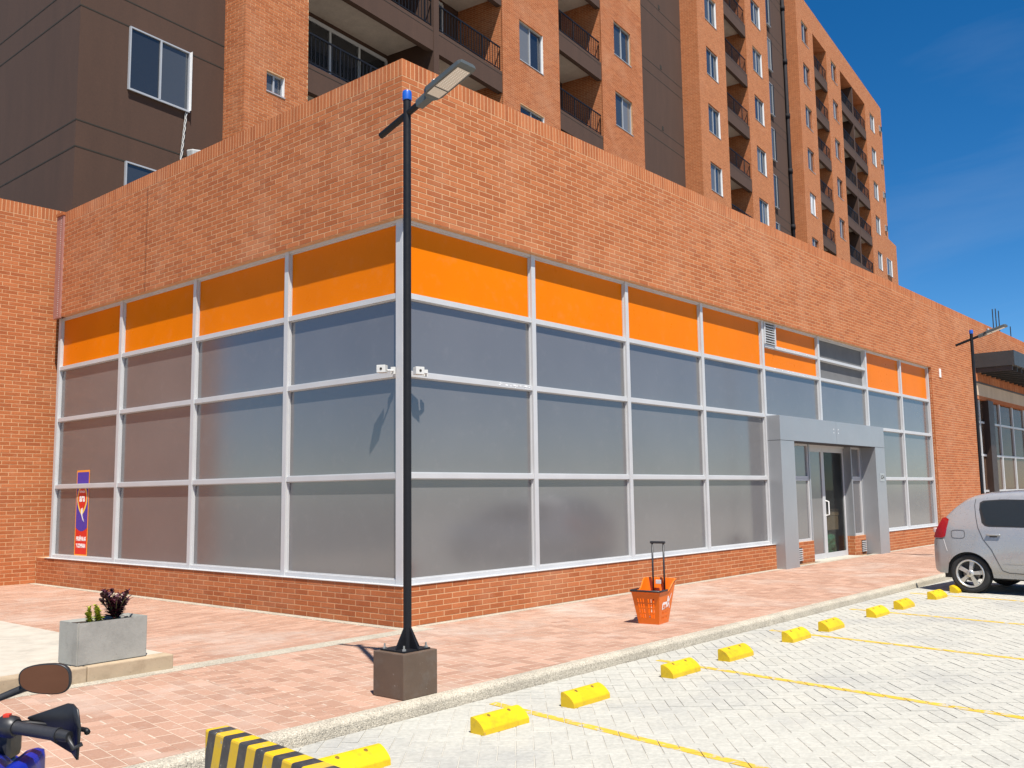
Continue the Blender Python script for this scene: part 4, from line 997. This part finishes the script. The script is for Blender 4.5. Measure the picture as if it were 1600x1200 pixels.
# printed logo on the front panel
lg = MB()
def fq(s_, z, o=0.005): z -= 0.075; p = bp('r', s_, z); return (p[0] + o, p[1], p[2])
lg.add([fq(.22, .245), fq(.62, .265), fq(.62, .335), fq(.30, .335), fq(.22, .315)], [(0, 1, 2, 3, 4)]); lg.add([fq(.60, .27), fq(.68, .27), fq(.86, .42), fq(.84, .43)], [(0, 1, 2, 3)]); lg.add([fq(.86, .25), fq(.82, .25), fq(.60, .38), fq(.66, .40)], [(0, 1, 2, 3)]); lg.add([fq(.58, .335, .0055), fq(.66, .335, .0055), fq(.68, .40, .0055), fq(.60, .40, .0055)], [(0, 1, 2, 3)])
lg.build('logo', 'sign_white', bk)
text('lettering', 'ara', 'orange_plastic', bk, (bp('r', .42, .215)[0] + 0.0065, bp('r', .42, .215)[1], .215), (PI / 2 + 0.13, 0, PI / 2), 0.085, 0.10, 0.002)

# ------------------------------------------------------------------ boxes just inside the clear door leaf
for k, (x, y, z, w_, d_, h_, lab) in enumerate([(14.38, 0.80, 0.62, 0.3, 0.3, 0.32, 'upper brown cardboard box seen through the clear door leaf'), (14.42, 0.80, 0.95, 0.34, 0.3, 0.16, 'flat cardboard box topmost behind the clear door leaf')]):
    t_ = empty('cardboard_box', (x, y, z), R(4 * k - 3), lab, 'box'); m_ = MB(); m_.bbox(-w_, w_, -d_, d_, 0, h_, 0.004); m_.build('carton', 'cardboard', t_); m_ = MB(); m_.box(-0.03, 0.03, -d_ - 0.002, d_ + 0.002, h_ - 0.08, h_ + 0.002); m_.build('tape', 'kerb_stone', t_)
gb = MB(); rows_ = []
for i in range(10):
    z = 0.0 + i * 0.068; r0 = [0.34, 0.36, 0.37, 0.36, 0.37, 0.35, 0.36, 0.33, 0.25, 0.05][i]
    rows_.append([(14.36 + r0 * math.cos(2 * PI * j / 18) * random.uniform(.92, 1.06), 0.80 + r0 * math.sin(2 * PI * j / 18) * random.uniform(.92, 1.06) * .9, z) for j in range(18)])
for r_ in rows_: r_.append(r_[0])
gb.grid(rows_); o = gb.build('wrapped_bundle', 'green_wrap', None, origin=(14.36, 0.80, 0), fixn=True); tag(o, 'green plastic wrapped bundle on the floor behind the clear door leaf', 'bundle')

# ------------------------------------------------------------------ white cable hanging from the brown wall's window
cb = MB()
for ph_ in (0, 2.1, 4.2):
    pts = []
    for k in range(22):
        f = k / 21; p = XT @ Vector((1.66 - 0.1 * f + 0.018 * math.sin(f * 14 + ph_), 0.57 + 0.012 * math.cos(f * 14 + ph_), lerp(8.66, 7.6, f))); pts.append(p)
    cb.tube(pts, 0.008, 6)
oc = cb.build('cable', 'white_plastic', None, origin=tuple(XT @ Vector((1.6, 0.57, 7.6))), smooth=True); tag(oc, 'white twisted cables hanging below the big window of the brown wall', 'cable')
o = MB(); ctr = XT @ Vector((1.80, 0.45, 7.72)); o.bbox(ctr.x - 0.16, ctr.x + 0.16, ctr.y - 0.1, ctr.y + 0.1, ctr.z, ctr.z + 0.28, 0.03); o = o.build('white_unit', 'white_plastic', None, origin=tuple(ctr)); tag(o, 'white plastic unit peeking over the shop parapet below the cables', 'unit'); o.rotation_euler = (0.1, -0.2, 0.2)

# ------------------------------------------------------------------ silver hatchback
car = empty('parked_car', (9.42, -4.16, PZ), R(-95), 'silver hatchback reversed into the parking bay by the doorway', 'car')
def interp(tab, x):
    if x <= tab[0][0]: return tab[0][1]
    for (a, va), (b_, vb) in zip(tab, tab[1:]):
        if x <= b_:
            k = (x - a) / (b_ - a); return va + (vb - va) * k
    return tab[-1][1]
ZTOP = [(-0.60, 0.70), (-0.595, 0.78), (-0.57, 0.88), (-0.54, 0.95), (-0.48, 1.06), (-0.38, 1.22), (-0.22, 1.38), (-0.06, 1.50), (0.06, 1.555), (0.25, 1.59), (0.7, 1.615), (1.2, 1.61), (1.6, 1.575), (1.85, 1.50), (2.2, 1.27), (2.55, 1.06), (2.75, 1.01), (3.1, 0.94), (3.3, 0.87), (3.38, 0.78), (3.42, 0.62)]
ZBOT = [(-0.60, 0.44), (-0.56, 0.34), (-0.48, 0.30), (-0.3, 0.30), (0.4, 0.255), (2.1, 0.25), (3.0, 0.27), (3.3, 0.29), (3.42, 0.42)]
PLAN = [(-0.60, 0.70), (-0.57, 0.77), (-0.48, 0.83), (-0.25, 0.865), (0.2, 0.875), (2.3, 0.875), (2.9, 0.85), (3.2, 0.77), (3.35, 0.66), (3.42, 0.56)]
def halfw(x, z):
    w = interp(PLAN, x)
    bulge = 0.0
    for ax in (0.0, 2.59): bulge += 0.016 * math.exp(-((x - ax) / 0.42) ** 2 - ((z - 0.5) / 0.22) ** 2)
    if z < 1.02: return w + bulge - 0.05 * max(0, (0.52 - z) / 0.3) ** 2 - 0.035 * max(0, (z - 0.6) / 0.42) ** 2
    k = (z - 1.02) / 0.55; return (w - 0.035) - 0.215 * k ** 1.15
def arch(x):
    z = interp(ZBOT, x)
    for ax in (0.0, 2.59):
        d = abs(x - ax)
        if d < 0.355: z = max(z, 0.30 + math.sqrt(0.355 ** 2 - d * d))
    return z
stx = sorted(set([-0.60, -0.595, -0.585, -0.57, -0.55, -0.52] + [-0.48 + 0.0412 * k for k in range(92)] + [3.33, 3.36, 3.38, 3.40, 3.42] + [ax + 0.3551 * s_ for ax in (0, 2.59) for s_ in (-1, 1)]))
stx = [x for x in stx if x <= 3.42]
def section(x):
    zt, zb = interp(ZTOP, x), arch(x); rr_ = min(0.09, (zt - zb) * 0.3); zs = zt - rr_
    pts = [(halfw(x, zb + (zs - zb) * k / 16), zb + (zs - zb) * k / 16) for k in range(17)]
    w = pts[-1][0]; rw = min(0.16, w * 0.25)
    for a in (25, 50, 72, 90): pts.append((w - rw * (1 - math.cos(R(a))), zs + rr_ * math.sin(R(a))))
    for k in (0.66, 0.33, 0.0): pts.append(((w - rw) * k, zt + 0.028 * (1 - k * k)))
    return pts
rows_ = []
for x in stx:
    h = section(x); rows_.append([(x, -p[0], p[1]) for p in h] + [(x, p[0], p[1]) for p in reversed(h[:-1])])
m_ = MB(); m_.grid(rows_); n = len(rows_[0]); m_.add(rows_[0], [list(range(n))]); m_.add(rows_[-1], [list(range(n))[::-1]])
m_.build('body', 'car_silver', car, smooth=True, auto=35, fixn=True)
m_ = MB(); m_.box(-0.45, 3.2, -0.70, 0.70, 0.22, 0.34); 
for ax in (0.0, 2.59):
    m_.box(ax - 0.36, ax + 0.36, -0.8, -0.5, 0.34, 0.66); m_.box(ax - 0.36, ax + 0.36, 0.5, 0.8, 0.34, 0.66)
m_.build('underbody', 'car_black', car)
def sidepatch(name, mat, top, bot, off, sides=(-1, 1), nz=6, parent=None):
    for s_ in sides:
        m_ = MB(); x0, x1 = max(top[0][0], bot[0][0]), min(top[-1][0], bot[-1][0]); rws = []
        nx = max(4, int((x1 - x0) / 0.05))
        for i in range(nx + 1):
            x = x0 + (x1 - x0) * i / nx; a, b_ = interp(bot, x), interp(top, x)
            rws.append([(x, s_ * (halfw(x, a + (b_ - a) * k / nz) + off), a + (b_ - a) * k / nz) for k in range(nz + 1)])
        m_.grid(rws); m_.build(name, mat, parent or car, smooth=True, fixn=False)
sidepatch('side_window', 'glass_car', [(0.185, 1.42), (0.215, 1.455), (0.5, 1.475), (0.86, 1.48)], [(0.185, 1.34), (0.205, 1.22), (0.24, 1.11), (0.30, 1.08), (0.86, 1.065)], 0.004)
sidepatch('side_window', 'glass_car', [(0.93, 1.48), (1.55, 1.45), (1.75, 1.38), (2.2, 1.10)], [(0.93, 1.07), (2.2, 1.05)], 0.004)
sidepatch('window_trim', 'car_black', [(0.165, 1.44), (0.205, 1.472), (0.5, 1.492), (1.56, 1.467), (1.76, 1.40), (2.26, 1.09)], [(0.165, 1.33), (0.188, 1.21), (0.225, 1.095), (0.29, 1.06), (0.9, 1.052), (2.26, 1.035)], 0.002)
def stripe(name, pts, wdt, mat='seam', off=0.003, parent=None, sides=(-1, 1)):
    for s_ in sides:
        m_ = MB(); rws = []
        for i, (x, z) in enumerate(pts):
            a = pts[max(i - 1, 0)]; b_ = pts[min(i + 1, len(pts) - 1)]; dx, dz = b_[0] - a[0], b_[1] - a[1]; l = math.hypot(dx, dz); nx_, nz_ = -dz / l * wdt / 2, dx / l * wdt / 2
            rws.append([(x + nx_, s_ * (halfw(x + nx_, z + nz_) + off), z + nz_), (x - nx_, s_ * (halfw(x - nx_, z - nz_) + off), z - nz_)])
        m_.grid(rws); m_.build(name, mat, parent or car)
def dens(p, n=8): return [(lerp(p[i][0], p[i + 1][0], k / n), lerp(p[i][1], p[i + 1][1], k / n)) for i in range(len(p) - 1) for k in range(n)] + [p[-1]]
stripe('door_seam', dens([(0.10, 1.50), (0.09, 1.40), (0.12, 1.22), (0.16, 1.05), (0.24, 0.86), (0.36, 0.70), (0.45, 0.50), (0.50, 0.38), (0.60, 0.345), (0.95, 0.335)], 4), 0.010)
stripe('door_seam', dens([(0.93, 1.07), (0.95, 0.7), (0.95, 0.335), (2.05, 0.33), (2.12, 0.6), (2.15, 1.05)], 5), 0.010)
stripe('bumper_seam', dens([(-0.39, 0.86), (-0.35, 0.72), (-0.33, 0.66)], 4), 0.010, 'sign_white'); stripe('bumper_seam', dens([(-0.53, 0.855), (-0.40, 0.86), (-0.38, 0.86)], 4), 0.010)
fl = [(-0.15 + 0.105 * math.copysign(abs(math.cos(a)) ** 0.5, math.cos(a)), 0.935 + 0.065 * math.copysign(abs(math.sin(a)) ** 0.5, math.sin(a))) for a in [2 * PI * k / 28 for k in range(29)]]
stripe('fuel_flap', fl, 0.008, sides=(-1,))
sidepatch('side_moulding', 'car_silver', [(0.52, 0.475), (0.94, 0.47)], [(0.52, 0.42), (0.94, 0.415)], 0.014); sidepatch('side_moulding', 'car_silver', [(0.97, 0.47), (2.02, 0.46)], [(0.97, 0.415), (2.02, 0.41)], 0.014)
for xh in (0.40, 1.22):
    for s_ in (-1, 1):
        m_ = MB(); m_.bbox(xh - 0.105, xh + 0.105, -0.014, 0.014, -0.014, 0.014, 0.008); y = halfw(xh, 0.93) + 0.018; m_.v = [(v[0], s_ * y + v[1], v[2] + 0.935) for v in m_.v]; hnd = m_.build('door_handle', 'car_silver', car, smooth=True)
        m_ = MB(); m_.bbox(xh - 0.06, xh + 0.05, s_ * (y - 0.014) - 0.003, s_ * (y - 0.014) + 0.003, 0.895, 0.94, 0.002); m_.build('handle_recess', 'seam', hnd)
sidepatch('tail_light', 'tail_red', [(-0.568, 0.89), (-0.545, 0.965), (-0.50, 1.04), (-0.40, 1.215), (-0.385, 1.225), (-0.305, 1.17)], [(-0.568, 0.87), (-0.36, 0.872), (-0.345, 1.02), (-0.305, 1.16)], 0.008)
m_ = MB()
for s_ in (-1, 1): m_.bbox(-0.57, -0.52, s_ * 0.745 - 0.03, s_ * 0.745 + 0.03, 0.95, 1.03, 0.01)
m_.build('reverse_light', 'tail_clear', car, smooth=True)
sidepatch('head_light', 'head_clear', [(2.92, 0.90), (3.3, 0.80)], [(2.92, 0.78), (3.3, 0.68)], 0.006)
def toppatch(name, mat, x0, x1, k0, off):
    m_ = MB(); rws = []
    for i in range(13):
        x = lerp(x0, x1, i / 12); h = section(x); w = h[-3][0] / 0.66 * k0; zt = interp(ZTOP, x)
        rws.append([(x, w * (j / 5 - 1), zt + 0.028 * (1 - (j / 5 - 1) ** 2 * k0) + off) for j in range(11)])
    m_.grid(rws); m_.build(name, mat, car, smooth=True)
toppatch('windscreen', 'glass_car', 1.78, 2.52, 1.0, 0.006); toppatch('rear_window', 'glass_car', -0.44, -0.06, 0.95, 0.008)
m_ = MB(); m_.bbox(-0.585, -0.50, -0.26, 0.26, 0.60, 0.72, 0.006); m_.build('number_plate', 'sign_yellow', car)
for s_ in (-1, 1):
    m_ = MB(); m_.bbox(1.98, 2.10, s_ * 0.96 - 0.09, s_ * 0.96 + 0.09, 1.07, 1.19, 0.03); m_.build('wing_mirror', 'car_silver', car, smooth=True)
m_ = MB(); m_.bbox(0.35, 1.55, -0.62, 0.62, 0.5, 0.66, 0.05)
for y in (-0.36, 0.36): m_.bbox(1.25, 1.42, y - 0.23, y + 0.23, 0.66, 1.25, 0.06)
m_.bbox(0.30, 0.45, -0.60, 0.60, 0.66, 1.16, 0.06); m_.build('seats', 'car_black', car, smooth=True)
def wheel(ax, s_):
    ty = MB(); ty.lathe([(0.205, -0.085), (0.27, -0.092), (0.298, -0.085), (0.308, -0.06), (0.31, 0.0), (0.308, 0.06), (0.298, 0.085), (0.27, 0.092), (0.205, 0.085)], 48, axis='y', closed=True)
    w = ty.build('wheel', 'tyre', car, smooth=True, fixn=True); w.location = (ax, s_ * 0.765, 0.31)
    rm_ = MB(); rm_.lathe([(0.222, 0.088), (0.212, 0.096), (0.198, 0.088), (0.192, 0.05), (0.19, -0.08)], 40, axis='y')
    o = rm_.build('rim', 'alloy', w, smooth=True)
    sp = MB()
    for k in range(5):
        a = 2 * PI * k / 5 + 0.5
        def pp(r_, t_, y): return (r_ * math.cos(a) - t_ * math.sin(a), y, r_ * math.sin(a) + t_ * math.cos(a))
        vs = []
        for (r_, t_, y) in ((0.03, 0.032, 0.082), (0.12, 0.036, 0.078), (0.197, 0.046, 0.072)): vs += [pp(r_, -t_, y - 0.03), pp(r_, -t_ * .75, y), pp(r_, t_ * .75, y), pp(r_, t_, y - 0.03)]
        sp.add(vs, [(i * 4 + j, i * 4 + j + 1, i * 4 + j + 5, i * 4 + j + 4) for i in range(2) for j in range(3)])
    sp.build('spokes', 'alloy', w, fixn=False)
    hc = MB(); hc.lathe([(0, 0.092), (0.04, 0.092), (0.058, 0.084), (0.06, 0.05)], 24, axis='y'); hc.build('hub_cap', 'alloy', w, smooth=True)
    lgm = MB(); lgm.add([(0, 0.0935, 0.024), (0.014, 0.0935, 0), (0, 0.0935, -0.024), (-0.014, 0.0935, 0), (0, 0.0936, 0.013), (0.007, 0.0936, 0), (0, 0.0936, -0.013), (-0.007, 0.0936, 0)], [(0, 1, 5, 4), (1, 2, 6, 5), (2, 3, 7, 6), (3, 0, 4, 7)]); lgm.build('emblem', 'seam', w)
    bd = MB(); bd.lathe([(0, 0.0), (0.13, 0.0), (0.13, -0.02)], 28, axis='y'); bd.build('brake_disc', 'brake_disc', w)
    if s_ < 0: w.rotation_euler = (0, 0, PI)
for ax in (0.0, 2.59):
    for s_ in (-1, 1): wheel(ax, s_)

# ------------------------------------------------------------------ motorcycle at the lower left
mo = empty('motorcycle', (-6.794, -5.515, PZ), R(42), 'blue motorcycle with black handlebar grip and mirror at the lower left', 'motorcycle')
def mp_(name, mat, mb, parent=None, **k): return mb.build(name, mat, parent or mo, **k)
for ax, nm in ((0.52, 'wheel'), (-0.78, 'wheel')):
    t_ = MB(); t_.lathe([(0.245, -0.05), (0.285, -0.055), (0.305, -0.03), (0.31, 0.0), (0.305, 0.03), (0.285, 0.055), (0.245, 0.05)], 44, axis='y', off=(0, 0, 0), closed=True); w = mp_('wheel', 'tyre', t_, smooth=True, fixn=True); w.location = (ax, 0, 0.31)
    t_ = MB(); t_.lathe([(0.25, -0.045), (0.235, 0.0), (0.25, 0.045)], 36, axis='y')
    for k in range(6):
        a = 2 * PI * k / 6; t_.tube([(0.04 * math.cos(a), 0, 0.04 * math.sin(a)), (0.24 * math.cos(a), 0, 0.24 * math.sin(a))], 0.016, 6)
    t_.lathe([(0, -0.06), (0.05, -0.06), (0.05, 0.06), (0, 0.06)], 16, axis='y'); mp_('rim', 'black_steel', t_, w)
for s_ in (-1, 1):
    t_ = MB(); t_.tube([(0.52, s_ * 0.085, 0.31), (0.16, s_ * 0.085, 0.92)], [0.024, 0.019], 10); mp_('fork_leg', 'engine_metal', t_, smooth=True)
t_ = MB()
for s_ in (-1, 1): t_.tube([(0.1, s_ * 0.05, 0.85), (-0.1, s_ * 0.13, 0.62), (-0.45, s_ * 0.12, 0.55), (-0.80, s_ * 0.11, 0.72)], 0.02, 8); t_.tube([(-0.3, s_ * 0.09, 0.36), (-0.78, s_ * 0.09, 0.31)], 0.022, 8)
mp_('frame', 'black_steel', t_, smooth=True)
t_ = MB(); t_.bbox(-0.28, 0.12, -0.14, 0.14, 0.22, 0.42, 0.03); t_.bbox(-0.12, 0.10, -0.1, 0.1, 0.42, 0.60, 0.02); mp_('engine', 'engine_metal', t_)
# tank: lofted, with wings reaching forward
rws = []
for (x, w, z0, z1) in ((0.16, 0.04, 0.83, 0.90), (0.11, 0.16, 0.75, 0.965), (0.0, 0.205, 0.70, 1.0), (-0.14, 0.20, 0.68, 0.99), (-0.26, 0.15, 0.67, 0.90), (-0.34, 0.07, 0.68, 0.80)):
    rws.append([(x, w * math.sin(a), (z0 + z1) / 2 - math.cos(a) * (z1 - z0) / 2 if True else 0) for a in [2 * PI * k / 18 for k in range(19)]])
t_ = MB(); t_.grid(rws); tk = mp_('tank', 'moto_blue', t_, smooth=True)
for s_ in (-1, 1):
    t_ = MB(); t_.bbox(-0.14, 0.10, s_ * 0.205 - 0.03, s_ * 0.205 + 0.03, 0.62, 0.96, 0.028); t_.v = [(v[0], v[1] - s_ * 0.12 * max(0, v[0] - 0.08), v[2] + 0.12 * v[0]) for v in t_.v]; sh_ = mp_('tank_shroud', 'moto_blue', t_, smooth=True)
    t_ = MB(); t_.add([(-0.04, s_ * 0.237, 0.86), (0.02, s_ * 0.237, 0.90), (0.07, s_ * 0.236, 0.78), (0.03, s_ * 0.237, 0.74)], [(0, 1, 2, 3)]); mp_('decal', 'moto_decal', t_, sh_)
rws = []
for (x, w, z) in ((-0.30, 0.10, 0.80), (-0.45, 0.14, 0.78), (-0.70, 0.15, 0.79), (-0.95, 0.11, 0.86), (-1.05, 0.05, 0.88)): rws.append([(x, w * math.cos(a), z + 0.05 * math.sin(a)) for a in [2 * PI * k / 14 for k in range(15)]])
t_ = MB(); t_.grid(rws); mp_('seat', 'rubber', t_, smooth=True)
t_ = MB(); t_.lathe([(0.0, 0.26), (0.10, 0.24), (0.115, 0.20), (0.09, 0.10), (0.03, 0.06)], 24, axis='z'); t_.v = [(0.06 + v[2], v[0], 0.80 + v[1]) for v in t_.v]; hl = mp_('head_light', 'moto_blue', t_, smooth=True, fixn=True)
t_ = MB(); t_.bbox(0.10, 0.20, -0.11, 0.11, 0.92, 1.02, 0.02); mp_('instrument', 'black_plastic', t_)
# handlebar with grips, controls, lever, hand guard and mirrors
grip_in, grip_out = {}, {}
t_ = MB(); t_.tube([(-0.075, -0.30, 1.047), (-0.03, -0.20, 1.055), (0.05, -0.10, 1.05), (0.08, 0, 1.01), (0.05, 0.10, 1.05), (-0.03, 0.20, 1.055), (-0.075, 0.30, 1.047)], 0.0115, 10); mp_('handlebar', 'black_steel', t_, smooth=True)
for s_ in (-1, 1):
    gi, go = Vector((-0.045, s_ * 0.205, 1.055)), Vector((-0.088, s_ * 0.345, 1.043))
    dr_ = (go - gi).normalized()
    t_ = MB(); t_.tube([gi, gi.lerp(go, 0.1), gi.lerp(go, 0.9), go], [0.019, 0.0175, 0.0175, 0.021], 14); gr = mp_('grip', 'rubber', t_, smooth=True, auto=40)
    t_ = MB(); t_.tube([go, go + dr_ * 0.035], [0.017, 0.015], 12); mp_('bar_end', 'black_plastic', t_, gr, smooth=True, auto=40)
    t_ = MB(); t_.tube([gi - dr_ * 0.055, gi - dr_ * 0.045, gi - dr_ * 0.01, gi], [0.024, 0.031, 0.031, 0.024], 14); sw_ = mp_('switch_housing', 'black_plastic', t_, smooth=True, auto=40)
    t_ = MB(); c_ = gi - dr_ * 0.03; t_.bbox(c_.x - 0.014, c_.x + 0.004, c_.y - 0.009, c_.y + 0.009, c_.z + 0.026, c_.z + 0.036, 0.002); mp_('switch', 'red_switch', t_, sw_)
    fwd = Vector((0.955, s_ * 0.29, 0.0)).normalized()
    t_ = MB(); t_.tube([gi - dr_ * 0.02 + fwd * 0.03, gi + fwd * 0.055, gi.lerp(go, 0.5) + fwd * 0.07, go + fwd * 0.075 + dr_ * 0.03, go + fwd * 0.06 + dr_ * 0.045], [0.010, 0.009, 0.007, 0.007, 0.009], 8); mp_('lever', 'black_steel', t_, smooth=True)
    # hand guard: open shell ahead of the grip
    rws = []
    for k in range(9):
        f = k / 8; p = gi.lerp(go, f * 1.45 - 0.05) + fwd * (0.06 - 0.05 * max(0, f - 0.7) / 0.3)
        hgt = lerp(0.014, 0.075, min(1, f * 1.5)); rws.append([p + Vector((0, 0, hgt)) + fwd * -0.012, p + Vector((0, 0, hgt * 0.3)), p + Vector((0, 0, -hgt * 0.8)) + fwd * -0.006])
    t_ = MB(); t_.grid(rws); hg = mp_('hand_guard', 'black_plastic', t_, smooth=True); md = hg.modifiers.new('thick', 'SOLIDIFY'); md.thickness = 0.006
    t_ = MB(); t_.tube([go + dr_ * 0.03, go + dr_ * 0.05 + Vector((0, 0, -0.03)), go + dr_ * 0.062 + fwd * 0.02 + Vector((0, 0, -0.02))], 0.007, 8); mp_('guard_bracket', 'black_plastic', t_, hg, smooth=True)
    # brake fluid reservoir
    t_ = MB(); c_ = gi - dr_ * 0.165 + fwd * 0.03; t_.bbox(c_.x - 0.020, c_.x + 0.020, c_.y - 0.020, c_.y + 0.020, c_.z + 0.0, c_.z + 0.026, 0.006); mp_('reservoir', 'moto_light_blue', t_)
    # mirror: stem, shell, glass
    mb0 = gi - dr_ * 0.16; mc = Vector((0.03, s_ * 0.245, 1.175))
    t_ = MB(); t_.tube([mb0 + Vector((0, 0, 0.02)), mb0 + Vector((0.01, s_ * 0.012, 0.035)), mc + Vector((0.026, -s_ * 0.085, -0.035)), mc + Vector((0.03, -s_ * 0.03, -0.012))], [0.009, 0.009, 0.012, 0.016], 8); mr = mp_('mirror', 'black_plastic', t_, smooth=True)
    fx = Vector((-1, -s_ * 0.05, 0.0)); fx = Matrix.Rotation(R(-6) * 1, 3, 'Y') @ fx
    ax_y = Vector((0, 1, 0)); ax_y = (ax_y - fx * ax_y.dot(fx)).normalized(); ax_z = fx.cross(ax_y); ax_z = ax_z if ax_z.z > 0 else -ax_z
    def mpt(a, k, dpt):
        c, q = math.cos(a), math.sin(a); ey = math.copysign(abs(c) ** 0.72, c) * 0.077 * k; ez = math.copysign(abs(q) ** 0.72, q) * 0.0435 * k
        ez *= 1 + 0.12 * (-s_) * (ey / 0.073) * -1
        return mc + ax_y * (ey) + ax_z * ez + fx * dpt
    N_ = 32; an = [2 * PI * k / N_ for k in range(N_ + 1)]
    t_ = MB(); t_.grid([[mpt(a, kk, dd) for a in an] for kk, dd in ((0.955, 0.0035), (1.0, 0.004), (1.02, 0.0), (0.97, -0.014), (0.7, -0.026), (0.05, -0.03))]); mp_('shell', 'black_plastic', t_, mr, smooth=True)
    t_ = MB(); t_.add([mpt(a, 0.96, 0.003) for a in an[:-1]], [list(range(N_))]); mp_('mirror_face', 'mirror_glass', t_, mr)
t_ = MB(); t_.box(-0.5, -0.45, 0.10, 0.13, 0.0, 0.3); mp_('stand', 'black_steel', t_)
